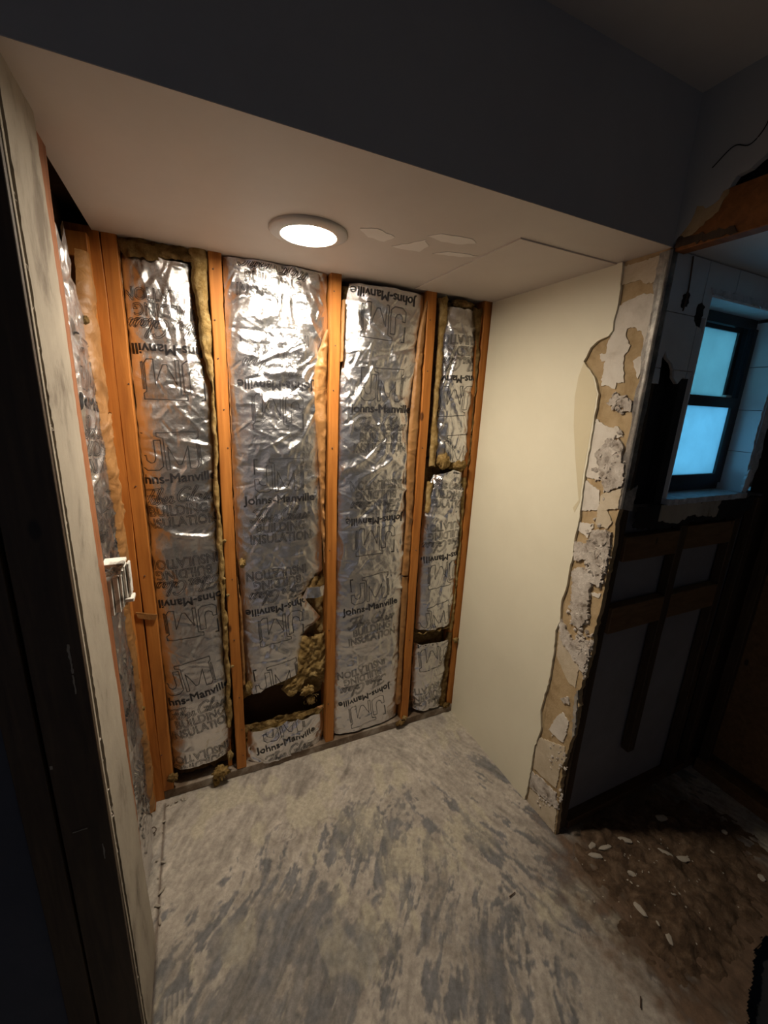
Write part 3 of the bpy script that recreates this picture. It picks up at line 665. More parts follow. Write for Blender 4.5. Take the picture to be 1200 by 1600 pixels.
# ================================================================== INSULATION
FONT = {}
def text_outline(txt, bold=.0, shear=0):
    c = bpy.data.curves.new('t', 'FONT'); c.body = txt; c.size = 1; c.offset = bold; c.shear = shear; c.fill_mode = 'NONE'; c.resolution_u = 3
    o = bpy.data.objects.new('t', c); C.objects.link(o); bpy.context.view_layer.update()
    me = o.to_mesh(); V = np.array([v.co[:2] for v in me.vertices]); E = [tuple(e.vertices) for e in me.edges]
    o.to_mesh_clear(); bpy.data.objects.remove(o); return V, E
def text_solid(txt, bold=.0):
    c = bpy.data.curves.new('t', 'FONT'); c.body = txt; c.size = 1; c.offset = bold; c.resolution_u = 3
    o = bpy.data.objects.new('t', c); C.objects.link(o); bpy.context.view_layer.update()
    me = o.to_mesh(); bm = bmesh.new(); bm.from_mesh(me); o.to_mesh_clear(); bpy.data.objects.remove(o)
    xs = [v.co.x for v in bm.verts]; x0, x1 = min(xs), max(xs)
    bmesh.ops.triangulate(bm, faces=bm.faces[:])
    step = (x1-x0)/.28*.009
    k = x0+step
    while k < x1:
        bmesh.ops.bisect_plane(bm, geom=bm.verts[:]+bm.edges[:]+bm.faces[:], plane_co=(k,0,0), plane_no=(1,0,0)); k += step
    k = -.2
    while k < .9:
        bmesh.ops.bisect_plane(bm, geom=bm.verts[:]+bm.edges[:]+bm.faces[:], plane_co=(0,k,0), plane_no=(0,1,0)); k += step*.9
    bmesh.ops.triangulate(bm, faces=bm.faces[:])
    bm.verts.index_update(); V = np.array([v.co[:2] for v in bm.verts]); F = [tuple(v.index for v in f.verts) for f in bm.faces]; bm.free(); return V, F
def norm(V, w_, h_=None, ylo=None, yhi=None):
    x0, x1 = V[:,0].min(), V[:,0].max(); y0 = V[:,1].min() if ylo is None else ylo; y1 = V[:,1].max() if yhi is None else yhi
    return np.stack([(V[:,0]-(x0+x1)/2)/(x1-x0)*w_, (V[:,1]-(y0+y1)/2)/(y1-y0)*h_], 1)
def polys_to_edges(polys, closed=True):
    V = []; E = []
    for P in polys:
        s = len(V); V += list(P); n = len(P)
        E += [(s+i, s+(i+1) % n) for i in range(n if closed else n-1)]
    return np.array(V, float), E
Vs, Fs = text_solid('Johns-Manville', .0)
Vo, Eo = text_outline('Johns-Manville', .0); T_NAME = (norm(Vs, .272, .033, 0, .72), Fs); T_NAMEO = (norm(Vo, .272, .033, 0, .72), Eo)
a, b = text_outline('BUILDING', .018); T_B = (norm(a, .188, .037), b)
a, b = text_outline('INSULATION', .018); T_I = (norm(a, .238, .037), b)
JM_P = [[(0,.40),(.08,.40),(.09,.27),(.15,.20),(.21,.22),(.24,.32),(.24,.80),(.35,.80),(.35,.10),(.27,0),(.08,0),(0,.10)],
        [(0,1),(.07,1),(.07,.985),(.012,.985),(.012,.55),(0,.55)],
        [(.30,1),(1,1),(1,.85),(.95,.80),(.95,.10),(.90,.0),(.80,.0),(.80,.62),(.66,.12),(.60,.12),(.46,.62),(.46,0),(.40,0),(.40,.86),(.30,.90)],
        [(.975,.74),(1.0,.74),(1.0,.08),(.975,.08)]]
a, b = polys_to_edges([[(x-.5, y-.5) for x, y in P] for P in JM_P]); T_JM = (a*np.array([.186,.126]), b)
def script_strokes():
    S_ = [[(.0,.72),(.08,.9),(.3,.93),(.62,.98)], [(.42,.93),(.34,.55),(.22,.1),(.05,.0),(-.02,.15)], [(.18,.5),(.5,.53)],
     [(.48,.38),(.42,.12),(.48,.02),(.60,.2),(.74,.78),(.76,.98),(.69,.96),(.62,.5),(.60,.08),(.68,.0),(.78,.2),(.74,.4),(.70,.34),(.84,.3),(.92,.18),(1.02,.34),(.96,.42),(.90,.25),(.94,.03),(1.06,.06),(1.18,.35),(1.16,.42),(1.26,.38),(1.22,.1),(1.28,.0),(1.38,.12)],
     [(1.98,.80),(1.88,.97),(1.68,.92),(1.52,.6),(1.54,.2),(1.72,.02),(1.90,.15),(1.96,.44),(1.78,.44)], [(1.96,.44),(1.94,.1),(2.02,.1)],
     [(2.02,.1),(2.18,.6),(2.26,.95),(2.20,.99),(2.14,.6),(2.12,.1),(2.18,.0),(2.28,.14)], [(2.50,.36),(2.40,.42),(2.30,.26),(2.32,.05),(2.42,.06),(2.52,.38),(2.48,.1),(2.54,.0),(2.66,.2),(2.74,.44),(2.78,.3),(2.74,.03),(2.64,.02),(2.84,.12),(2.96,.44),(3.0,.3),(2.96,.03),(2.88,.05)]]
    polys = []
    for s in S_:
        P = np.array(cr([(x+.22*y, y) for x, y in s], 5)); T = np.gradient(P, axis=0); T /= np.linalg.norm(T, axis=1)[:,None]+1e-9
        Nn = np.stack([-T[:,1], T[:,0]], 1)*.042
        polys.append(np.concatenate([P+Nn, (P-Nn)[::-1]]))
    V, E = polys_to_edges(polys); return norm(V, .235, .06), E
T_FG = script_strokes()

def sheet_field(seed, amp=1.0):
    """height field of a crumpled foil sheet"""
    r = np.random.RandomState(seed); segs = []
    for i in range(640):
        big = r.rand() < .14
        segs.append((r.uniform(-.25,.25), r.uniform(-.05,2.15), r.uniform(0,math.pi), r.uniform(.05,.17) if big else r.uniform(.012,.055), r.uniform(.010,.022) if big else r.uniform(.0042,.009), r.uniform(-1,1)*(.0070 if big else .0040)))
    def f(x, z):
        h = .006*fbm(x*5, z*4, seed, 3)
        n1 = vn(x*14+2*vn(x*4, z*4, seed+3), z*11, seed+1); n2 = vn(x*34+vn(x*9, z*9, seed+5)*1.5, z*28, seed+2)
        h = h+amp*(.0060*(1-2*np.abs(n1))*(.5+.5*vn(x*3, z*3, seed+8))+.0016*(1-2*np.abs(n2)))
        for cx, cz, a, L, w_, k in segs:
            ux = (x-cx)*math.cos(a)+(z-cz)*math.sin(a); uy = -(x-cx)*math.sin(a)+(z-cz)*math.cos(a)
            m_ = (np.abs(uy) < w_) & (np.abs(ux) < L)
            if not m_.any(): continue
            h = h+np.where(m_, amp*k*(1-np.abs(uy)/w_)*(1-(ux/L)**2), 0)
        return h
    return f

class Sheet:
    """foil between two edge lines. World side axis s (x on the back wall), vertical z, and a depth along the outward normal"""
    def __init__(self, left, right, seed, xc, depth, res=.0040, bulge=.022, amp=1.0, torn=.004, place=None, curl_bottom=0, toptear=.004, topcurve=None, botcurve=None):
        self.seed = seed; self.xc = xc; self.f = sheet_field(seed, amp); self.depth = depth; self.bulge = bulge
        L = sorted([(z, x) for x, z in left]); Rr = sorted([(z, x) for x, z in right])
        self.L = np.array(L); self.R = np.array(Rr); self.torn = torn
        self.z0 = max(L[0][0], Rr[0][0]); self.z1 = min(L[-1][0], Rr[-1][0]); self.tt = toptear; self.tc = topcurve; self.bc = botcurve
        self.res = res; self.place = place or (lambda s, z, d: np.stack([s, -d, z], -1)); self.cb = curl_bottom
    def edges(self, z):
        l = np.interp(z, self.L[:,0], self.L[:,1])+self.torn*fbm(z*22, z*0, self.seed+4, 4); r = np.interp(z, self.R[:,0], self.R[:,1])+self.torn*fbm(z*22, z*0+5, self.seed+6, 4)
        return l, r
    def height(self, s, z):
        l, r = self.edges(z); u = np.clip((s-l)/(r-l), 0, 1)
        pil = 1-(2*u-1)**4
        h = self.depth+self.bulge*(pil-1)+self.f(s-self.xc, z)*(.35+.65*np.minimum(1, pil*2.5))
        if self.cb: h = h-self.cb*np.exp(-np.maximum(0, z-self.z0)/.03)
        return h
    def build(self, name, mat, parent, smooth=False):
        nz = int((self.z1-self.z0)/self.res)+2
        W0 = float(np.max(self.R[:,1])-np.min(self.L[:,1])); nu = int(W0/self.res)+2
        z = np.linspace(self.z0, self.z1, nz); u = np.linspace(0, 1, nu)
        l, r = self.edges(z); U, Z = np.meshgrid(u, z)
        Sx = l[:,None]+U*(r-l)[:,None]
        top = self.z1+self.tt*(fbm(u*9, u*0, self.seed+9, 3))+(self.tc(u) if self.tc else 0)
        bot = self.z0+self.tt*(fbm(u*9, u*0+3, self.seed+10, 3))+(self.bc(u) if self.bc else 0)
        t = (z-self.z0)/(self.z1-self.z0); Zz = bot[None,:]*(1-t[:,None])+top[None,:]*t[:,None]
        # only the ends are reshaped
        kk = np.minimum(t, 1-t)[:,None]; blend = np.exp(-(kk*(self.z1-self.z0)/.09)**2); Zz = Z*(1-blend)+Zz*blend
        Hh = self.height(Sx, Zz)
        self.P = self.place(Sx, Zz, Hh); self._S = Sx; self._Z = Zz
        return grid_mesh(name, self.P, mat, parent, smooth)
    def inside(self, s, z, m=.004):
        l, r = self.edges(z); top = self.z1+(self.tc(np.clip((s-l)/(r-l),0,1)) if self.tc else 0); bot = self.z0+(self.bc(np.clip((s-l)/(r-l),0,1)) if self.bc else 0)
        return (s > l+m) & (s < r-m) & (z > bot+m) & (z < top-m)
    def printing(self, units, parent, extra=()):
        """units: (centre s, z of the name line, direction +1 upright / -1 upside down, tilt deg)"""
        VV = []; FF = []; n = 0
        items = []
        for (cx, cz, d, tilt) in units:
            for (g, dy, solid) in ((T_JM, .092, 0), (T_NAME, .0, 1), (T_NAMEO, .0, 0), (T_FG, -.062, 0), (T_B, -.116, 0), (T_I, -.160, 0)):
                items.append((g, cx, cz, dy, d, tilt, solid))
        for g in extra: items.append(g)
        for (g, cx, cz, dy, d, tilt, solid) in items:
            V, E = g; a = math.radians(tilt)+(0 if d > 0 else math.pi)
            V = V+np.array([0, dy]); c, s_ = math.cos(a), math.sin(a)
            V = np.stack([V[:,0]*c-V[:,1]*s_+cx, V[:,0]*s_+V[:,1]*c+cz], 1)
            if not solid:
                A = []; Fq = []
                for i, j in E:
                    p, q = V[i], V[j]; Ln = np.linalg.norm(q-p)
                    if Ln < 1e-6: continue
                    k = max(1, int(math.ceil(Ln/.006))); nn = np.array([-(q-p)[1], (q-p)[0]])/Ln*(.0010 if g is T_JM else .0007); ext = (q-p)/Ln*.0004
                    base = len(A)
                    for t in range(k+1):
                        m_ = p-ext+(q-p+2*ext)*t/k; A.append(m_+nn); A.append(m_-nn)
                    for t in range(k): Fq.append((base+2*t, base+2*t+1, base+2*t+3, base+2*t+2))
                V = np.array(A); E = Fq
            if len(V) == 0: continue
            ok = self.inside(V[:,0], V[:,1]); h = self.height(V[:,0], V[:,1])+.0021
            P = self.place(V[:,0], V[:,1], h)
            F_ = [tuple(i+n for i in f) for f in E if all(ok[i] for i in f)]
            VV.append(P); FF += F_; n += len(V)
        if not FF: return None
        me = bpy.data.meshes.new('printed_lettering'); me.from_pydata(np.concatenate(VV).tolist(), [], FF); me.update()
        bm = bmesh.new(); bm.from_mesh(me); bmesh.ops.delete(bm, geom=[v for v in bm.verts if not v.link_faces], context='VERTS'); bm.to_mesh(me); bm.free()
        me.materials.append(M['ink'])
        o = link('printed_lettering', me, parent); o['kind'] = 'stuff'; return o

def bw(L, y=.02):                                        # photograph points on the plane of the foil
    return [(min(max(on(u, v, 1, y)[0], BAY[0]), BAY[1]), on(u, v, 1, y)[2]) for u, v in L]
BAY = (-9, 9)                                            # clear space between two studs
def wool(name, left, right, seed, depth, parent, mat='fiber', amp=.010, res=.007, bulge=.02, topcurve=None, botcurve=None, place=None, torn=.010):
    """lumpy fibreglass sheet with a rolled edge"""
    s = Sheet(left, right, seed, 0, depth, res, bulge, 0, torn, place, 0, .012, topcurve, botcurve)
    s.f = lambda x, z: amp*(fbm(x*30, z*22, seed, 5)+.5*vn(x*90, z*80, seed+7))
    return s.build(name, M[mat], parent, True)
def tuft(name, px, py, y, s, seed, parent, mat='fiber', sx=1, sz=1):
    r = random.Random(seed); q = on(px, py, 1, y); bm = bmesh.new()
    bmesh.ops.create_icosphere(bm, subdivisions=4, radius=s)
    for v in bm.verts:
        n = v.co.normalized(); a = float(fbm(n.x*3+seed, n.y*3+n.z*2, seed, 5)); b2 = float(vn(n.x*14, n.z*14+n.y*9, seed+3))
        v.co = v.co*(1+.55*a+.18*b2); v.co.x *= sx; v.co.z *= sz; v.co.y *= .6; v.co += Vector((q[0], y, q[2]))
    return obj(name, bm, M[mat], parent, True)
def strands(px, py, y, n, seed, parent, ln=.02):
    """loose glass fibres"""
    r = random.Random(seed); q = on(px, py, 1, y); bm = bmesh.new()
    for i in range(n):
        p = Vector((q[0]+r.gauss(0,.012), y+r.gauss(0,.005), q[2]+r.gauss(0,.014))); d = Vector((r.uniform(-1,1), r.uniform(-1,.1), r.uniform(-1.2,.5))).normalized()*ln*r.uniform(.4,1)
        sd = Vector((.0006,0,.0004)); k = Vector((r.uniform(-1,1),0,r.uniform(-1,1)))*.004
        a = [bm.verts.new(x) for x in (p-sd, p+sd, p+d*.5+k+sd, p+d*.5+k-sd)]; bm.faces.new(a)
        b2 = [bm.verts.new(x) for x in (p+d*.5+k-sd, p+d*.5+k+sd, p+d+k*.3)]; bm.faces.new(b2)
    o = obj('loose_fibres', bm, M['fiber'], parent); o['kind'] = 'stuff'; return o
def batt(label, zbase=.04):
    e = empty('insulation_batt', (0, 0, 0)); tag(e, label, 'insulation', 'foil faced batts between the studs'); return e

BAY = (.0415, .2840)
# ---- bay one (leftmost on the back wall)
b1 = batt('leftmost long foil faced batt on back wall, with brown wool folded over its top edge')
wool('fibreglass_wool', [(.042,.05),(.042,2.06)], [(.285,.05),(.285,2.06)], 101, -.050, b1, 'fiber_dark')
s1 = Sheet(bw([(182,395),(190,500),(200,600),(212,700),(222,800),(232,900),(243,1000),(256,1100),(262,1170),(268,1206)]), bw([(300,398),(303,450),(311,520),(325,580),(336,640),(340,720),(345,800),(352,900),(357,1000),(361,1080),(362,1150),(362,1185)]), 11, .146, -.006, bulge=.03, botcurve=lambda u: .03*np.abs(u-.3))
f1 = s1.build('foil_facing', M['foil'], b1)
s1.printing([(.160,1.769,-1,1),(.138,1.352,1,3),(.150,.875,-1,3),(.140,.459,1,9),(.150,.005,-1,4)], f1)
wool('wool_edge', bw([(294,375),(302,450),(310,520),(328,600),(333,680),(335,780),(341,880),(347,980),(352,1040),(354,1130)]), bw([(325,380),(327,450),(330,520),(334,600),(340,680),(344,780),(350,880),(356,980),(361,1060),(363,1130)]), 103, .006, b1, 'fiber', .006, .006, .02)
wool('wool_fold', bw([(178,366),(180,392)], .01), bw([(322,392),(322,420)], .01), 104, -.004, b1, 'fiber_dark', .016, .006, .03)
b1f = wool('wool_fold', bw([(182,372),(196,400)], .0), bw([(250,380),(256,412)], .0), 105, .008, b1, 'fiber_dark', .010, .006, .02)
sk = Sheet(bw([(178,372),(186,480),(196,600),(207,700),(217,800),(229,900),(241,1000),(251,1100),(261,1190)], .02), bw([(186,372),(196,480),(208,620),(217,700),(228,800),(241,920),(250,1010),(258,1100),(266,1190)], .02), 12, .06, -.004, .006, .012, .6, .003)
sk.build('kraft_flange', M['kraft'], b1, True)
tuft('wool_tuft', 345, 1205, -.012, .030, 7, b1, 'fiber', 1.1, .8); tuft('wool_tuft', 338, 1222, -.014, .016, 8, b1, 'fiber', .8, 1.3); tuft('wool_tuft', 270, 1215, -.002, .022, 9, b1, 'fiber_dark', .8, .9)
tuft('wool_tuft', 360, 1180, -.004, .016, 10, b1, 'fiber', .7, 1.6); strands(345, 1210, -.03, 90, 3, b1)
for k, (u, v) in enumerate(((351,845),(350,905),(363,1041),(356,930),(357,1070))): tuft('wool_tuft', u, v, -.006, .006, 20+k, b1, 'fiber')
BAY = (.3290, .6900)
# ---- bay two
b2_ = batt('second batt from left on back wall, torn away at its lower right to bare wool')
wool('fibreglass_wool', [(.328,.345),(.328,2.06)], [(.692,.345),(.692,2.06)], 111, -.045, b2_, 'fiber', botcurve=lambda u: .0+.05*np.sin(u*5))
s2 = Sheet(bw([(348,400),(352,500),(354,600),(357,700),(361,760),(366,800),(370,870),(376,905),(378,960),(382,1010),(386,1060),(388,1082)]), bw([(512,428),(514,500),(510,560),(509,640),(504,720),(505,800),(503,850),(505,892),(472,930),(488,950),(502,965),(480,990),(475,1015),(472,1050),(440,1063),(420,1070),(405,1083)]), 14, .50, -.002, bulge=.028, amp=1.15, torn=.005)
f2 = s2.build('foil_facing', M['foil'], b2_)
s2.printing([(.500,2.135,1,-4),(.497,1.679,-1,1),(.500,1.259,1,1),(.490,.788,-1,3),(.480,.372,1,6)], f2)
sc = Sheet(bw([(478,925),(474,940)], -.004), bw([(507,918),(503,902)], -.004), 15, .6, .010, .004, .01, 1.0, .002); 
scr = Sheet(bw([(470,942),(480,918)], -.006), bw([(507,930),(508,908)], -.006), 16, .65, .012, .004, .012, 1.4, .002); scr.build('torn_foil_flap', M['foil'], b2_)
wool('exposed_wool', bw([(470,985),(466,1020),(445,1062),(438,1075)], .025), bw([(508,985),(508,1040),(509,1088),(505,1100)], .025), 113, -.004, b2_, 'fiber', .012, .006, .02, botcurve=lambda u: -.04*np.sin(u*7))
wool('exposed_wool', bw([(472,930),(485,900)], .03), bw([(509,930),(508,895)], .03), 114, -.012, b2_, 'fiber_dark', .010, .006, .02)
tuft('wool_tuft', 480, 1078, .010, .030, 31, b2_, 'fiber', 1.0, .8); tuft('wool_tuft', 487, 1095, .008, .016, 32, b2_, 'fiber', 1.0, 1.1); tuft('wool_tuft', 455, 1070, .015, .020, 33, b2_, 'fiber', 1.5, .6)
tuft('wool_tuft', 378, 880, -.002, .014, 34, b2_, 'fiber', .8, 1.2); tuft('wool_tuft', 389, 1075, .02, .020, 36, b2_, 'fiber', .7, 1.4); strands(485, 1092, .0, 60, 5, b2_, .018)
kf = Sheet(bw([(345,470),(347,560),(349,640),(352,720),(355,770),(358,800)], .0), bw([(346,470),(352,560),(362,640),(361,720),(364,770),(360,800)], .0), 17, .36, -.002, .005, .012, 1.6, .004); kf.build('kraft_flange', M['kraft'], b2_, True)
kf = Sheet(bw([(353,800),(362,900),(371,1000),(378,1070)], .005), bw([(360,800),(370,900),(379,960),(384,1070)], .005), 18, .36, .0, .005, .01, .8, .004); kf.build('kraft_flange', M['kraft'], b2_, True)
kf = Sheet(bw([(511,515),(500,545),(492,580),(490,620),(496,680),(502,760),(504,830),(507,880)], .0), bw([(513,515),(513,540),(513,580),(512,640),(510,700),(509,760),(508,830),(508,880)], .0), 19, .68, .0, .005, .014, 1.6, .004); kf.build('kraft_flange', M['kraft'], b2_, True)
# short piece left below the hole
b2b = batt('short crumpled foil batt lying below the open hole, on the bottom plate')
wool('fibreglass_wool', [(.330,.045),(.332,.20)], [(.692,.045),(.690,.20)], 121, -.026, b2b, 'fiber', .012, topcurve=lambda u: .02+.02*np.sin(u*4))
s2b = Sheet(bw([(388,1200),(386,1165),(388,1135)]), bw([(503,1160),(507,1140),(505,1112)]), 22, .51, .002, bulge=.035, amp=1.5, torn=.006, topcurve=lambda u: .012*np.sin(u*3.1))
f2b = s2b.build('foil_facing', M['foil'], b2b); s2b.printing([(.505,.118,1,8)], f2b)
wool('wool_top', bw([(386,1140),(384,1122)], .01), bw([(508,1112),(508,1100)], .01), 122, .004, b2b, 'fiber', .008, .005, .02)
tuft('wool_tuft', 500, 1105, -.004, .012, 41, b2b, 'kraft', 1.3, .6)
BAY = (.7355, 1.0965)
# ---- bay three
b3 = batt('third batt from left on back wall, widest dark shiny foil, intact from top to bottom')
wool('fibreglass_wool', [(.735,.05),(.735,2.06)], [(1.098,.05),(1.098,2.06)], 131, -.050, b3, 'fiber_dark')
s3 = Sheet(bw([(548,432),(540,480),(537,560),(531,600),(530,700),(529,800),(527,900),(525,1000),(523,1080),(523,1148)]), bw([(664,462),(660,500),(656,560),(650,620),(643,700),(640,800),(638,900),(632,960),(628,1030),(622,1100),(618,1128)]), 23, .914, -.004, bulge=.026, amp=1.0, torn=.005)
f3 = s3.build('foil_facing', M['foil'], b3)
s3.printing([(.912,2.030,-1,-2),(.917,1.614,1,1),(.912,1.136,-1,1),(.905,.723,1,5),(.895,.237,-1,9)], f3)
kf = Sheet(bw([(668,470),(656,520),(648,600),(640,680),(637,760),(636,820),(630,900)], .0), bw([(670,470),(666,520),(662,600),(657,680),(652,760),(646,820),(642,900)], .0), 24, 1.05, -.001, .005, .012, .8, .004); kf.build('kraft_flange', M['kraft'], b3, True)
kf = Sheet(bw([(630,900),(627,960),(624,1030),(618,1100)], .005), bw([(642,900),(637,960),(630,1030),(626,1100)], .005), 25, 1.05, -.001, .005, .012, .8, .004); kf.build('kraft_flange', M['kraft'], b3, True)
kf = Sheet(bw([(535,468),(533,520),(532,565)], .002), bw([(541,468),(539,520),(537,565)], .002), 26, .76, .0, .004, .01, .6, .003); kf.build('kraft_flange', M['kraft'], b3, True)
tuft('wool_tuft', 625, 1130, -.010, .018, 51, b3, 'fiber_dark', 1.4, .7); tuft('wool_tuft', 632, 1122, -.006, .012, 52, b3, 'fiber', 1.0, 1.2)
BAY = (1.1420, 1.3800)
# ---- bay four, upper and lower
b4 = batt('rightmost batt beside the cream wall, upper part with wool bulging from its lower end')
wool('fibreglass_wool', [(1.140,1.41),(1.140,2.06)], [(1.385,1.41),(1.385,2.06)], 141, -.050, b4, 'fiber_dark')
s4 = Sheet(bw([(700,480),(688,510),(685,580),(681,640),(679,700),(678,722)]), bw([(742,482),(745,520),(742,580),(738,640),(733,700),(729,728)]), 27, 1.26, .0, bulge=.034, amp=1.3, torn=.005)
f4 = s4.build('foil_facing', M['foil'], b4); s4.printing([(1.278,1.75,-1,3),(1.285,1.355,1,3)], f4)
wool('wool_edge', bw([(686,462),(684,560),(676,650),(670,728)], .01), bw([(702,466),(690,560),(684,650),(681,728)], .01), 142, .0, b4, 'fiber', .006, .006, .02)
wool('wool_edge', bw([(742,480),(742,600),(736,700),(730,728)], .01), bw([(760,480),(757,600),(748,700),(744,728)], .01), 143, -.006, b4, 'fiber_dark', .006, .006, .02)
tuft('wool_tuft', 693, 722, -.008, .034, 61, b4, 'fiber', .9, .9); tuft('wool_tuft', 715, 728, .002, .034, 62, b4, 'fiber', 1.2, .7); tuft('wool_tuft', 722, 475, .01, .030, 63, b4, 'fiber_dark', 1.6, .5)
b4b = batt('rightmost bay beside the cream wall, middle batt puffed out below the bulging wool')
wool('fibreglass_wool', [(1.140,.53),(1.140,1.395)], [(1.385,.53),(1.385,1.395)], 144, -.050, b4b, 'fiber_dark')
s4b = Sheet(bw([(668,772),(664,760),(662,800),(657,860),(654,920),(650,975),(648,984)])[:], bw([(722,740),(724,770),(719,840),(718,900),(710,930),(700,975),(704,984)]), 28, 1.26, .008, bulge=.040, amp=1.3, torn=.005, topcurve=lambda u: .035-.05*np.abs(u-.55))
s4b.z1 = bw([(680,745)])[0][1]; s4b.L = np.array(sorted([(z, x) for x, z in bw([(680,742),(664,775),(662,800),(657,860),(654,920),(650,984)])])); s4b.R = np.array(sorted([(z, x) for x, z in bw([(722,742),(724,770),(719,840),(718,900),(712,930),(704,984)])]))
f4b = s4b.build('foil_facing', M['foil'], b4b); s4b.printing([(1.275,1.355,1,-5),(1.283,.926,-1,4),(1.270,.520,1,12)], f4b)
wool('wool_edge', bw([(668,752),(663,800)], .01), bw([(678,752),(672,800)], .01), 149, .0, b4b, 'fiber', .006, .006, .02)
wool('wool_edge', bw([(720,745),(716,850),(709,930),(700,985)], .01), bw([(737,745),(729,850),(721,930),(714,985)], .01), 145, -.004, b4b, 'fiber', .007, .006, .02)
wool('wool_edge', bw([(652,990),(652,976)], .0), bw([(716,992),(718,976)], .0), 146, .010, b4b, 'fiber', .008, .005, .02)
b4c = batt('lowest short foil batt in the rightmost bay, crumpled down onto the bottom plate')
wool('fibreglass_wool', [(1.140,.05),(1.140,.515)], [(1.385,.05),(1.385,.515)], 148, -.050, b4c, 'fiber_dark')
s4c = Sheet(bw([(648,990),(645,1040),(643,1085),(645,1108)]), bw([(706,992),(698,1030),(692,1070),(690,1098)]), 29, 1.25, .008, bulge=.036, amp=1.5, torn=.005, botcurve=lambda u: -.01*u)
f4c = s4c.build('foil_facing', M['foil'], b4c); s4c.printing([(1.262,.470,-1,8),(1.255,.03,-1,10)], f4c)
wool('wool_edge', bw([(700,985),(690,1060),(684,1104)], .01), bw([(716,985),(708,1060),(700,1104)], .01), 147, -.002, b4c, 'fiber_dark', .007, .006, .02)
tuft('wool_tuft', 697, 1102, .0, .018, 65, b4c, 'fiber_dark', 1.2, .8); tuft('wool_tuft', 712, 1000, -.002, .014, 66, b4c, 'fiber', 1.0, 1.0)

# ---- left wall batt, seen almost edge on: here the sheet runs along y
lw = empty('insulation_batt'); tag(lw, 'narrow foil faced batt in the left wall, crumpled at the top and seen side on', 'insulation', 'foil faced batts between the studs')
plL = lambda s, z, d: np.stack([d, s, z], -1)
sl_ = Sheet([(-.448,.02),(-.448,1.98)], [(-.10,.02),(-.09,.5),(-.10,.9),(-.075,1.2),(-.10,1.5),(-.15,1.8),(-.22,1.93),(-.24,1.98)], 33, -.3, -.030, bulge=.018, amp=1.3, place=plL, torn=.006, topcurve=lambda u: .03*np.sin(u*9))
fl = sl_.build('foil_facing', M['foil'], lw)
def flipx(units): return units
sl_.printing([(-.26,1.60,1,-6),(-.25,1.18,-1,4),(-.25,.72,1,5),(-.25,.30,-1,5)], fl)
wool('fibreglass_wool', [(-.445,.02),(-.445,1.96)], [(-.045,.02),(-.045,1.96)], 151, -.078, lw, 'fiber_dark', place=plL)
def kr(ptsL, ptsR, seed, dep, bul=.02, amp=1.2): 
    k = Sheet(ptsL, ptsR, seed, -.1, dep, .005, bul, amp, .005, plL); return k.build('kraft_flange', M['kraft'], lw, True)
kr([(-.19,1.56),(-.17,1.7),(-.16,1.86),(-.10,2.0)], [(-.045,1.56),(-.045,1.7),(-.045,1.86),(-.045,2.0)], 34, -.022, .03, .8)
kr([(-.13,.98),(-.16,1.15),(-.17,1.3),(-.19,1.45),(-.18,1.57)], [(-.045,.98),(-.045,1.15),(-.045,1.3),(-.045,1.45),(-.045,1.57)], 35, -.014, .03, 1.5)
kr([(-.10,.05),(-.09,.3),(-.10,.6),(-.12,.85),(-.13,.99)], [(-.045,.05),(-.045,.3),(-.045,.6),(-.045,.85),(-.045,.99)], 36, -.026, .02, 1.0)
for k, (u, v, s) in enumerate(((222,1107,.010),(226,1140,.006),(222,1190,.010),(215,1105,.008))): tuft('wool_tuft', u, v, -.045, s, 70+k, lw, 'fiber')
tuft('black_scorch', 133, 500, -.20, .010, 80, lw, 'fiber_dark')
# paper tab stuck across the corner studs
t = tag(obj('paper_tab', slab(ragged([(on(212,957,1,-.006)[0],on(212,957,1,-.006)[2]),(on(246,960,1,-.006)[0],on(246,960,1,-.006)[2]),(on(243,969,1,-.006)[0],on(243,969,1,-.006)[2]),(on(216,966,1,-.006)[0],on(216,966,1,-.006)[2])], .008, .001, 2), 1, -.003, -.007), M['kraft']), 'small tan paper tab stuck across the corner stud beside the leftmost batt', 'paper')

# ---- broken white trim wedged behind the edge of the left wall
tr = tag(empty('broken_trim', (.0, -.43, 1.10)), 'broken bundle of white painted trim wedged behind the left plaster strip', 'trim')
def tb(name, x0, x1, y0, y1, z0, z1, rot=0, seed=0, mat='white_trim'):
    bm = plank(x0, x1, y0, y1, z0, z1, .0015, 2, 5, .001, seed)
    if rot: bmesh.ops.rotate(bm, verts=bm.verts, cent=((x0+x1)/2, (y0+y1)/2, z1), matrix=Matrix.Rotation(math.radians(rot), 3, 'X'))
    o = obj(name, bm, M[mat], tr); o.matrix_parent_inverse = Matrix.Translation((0, .43, -1.10)); return o
tb('trim_piece', -.016, -.001, -.455, -.425, 1.085, 1.180, -3, 1); tb('trim_piece', .001, .013, -.450, -.420, 1.090, 1.184, -3, 2); tb('trim_piece', .014, .020, -.446, -.415, 1.100, 1.198, -3, 3)
tb('trim_piece', .022, .029, -.440, -.405, 1.122, 1.208, -2, 4); tb('trim_piece', .031, .037, -.436, -.405, 1.128, 1.212, -2, 7); tb('trim_piece', .020, .040, -.446, -.410, 1.112, 1.122, 0, 5)
tb('trim_cap', -.018, .030, -.452, -.405, 1.214, 1.222, 0, 6)
bm = bmesh.new(); r = random.Random(4)
for i in range(60):
    s = r.uniform(.0025, .006); bmesh.ops.create_icosphere(bm, subdivisions=1, radius=s, matrix=Matrix.Translation((r.uniform(-.014,.022), r.uniform(-.448,-.415), 1.194+r.uniform(-.010,.020))) @ Matrix.Diagonal((1.2,1.3,.6,1)))
o = obj('plaster_crust', bm, M['white_trim'], tr); o['kind'] = 'stuff'; o.matrix_parent_inverse = Matrix.Translation((0, .43, -1.10))

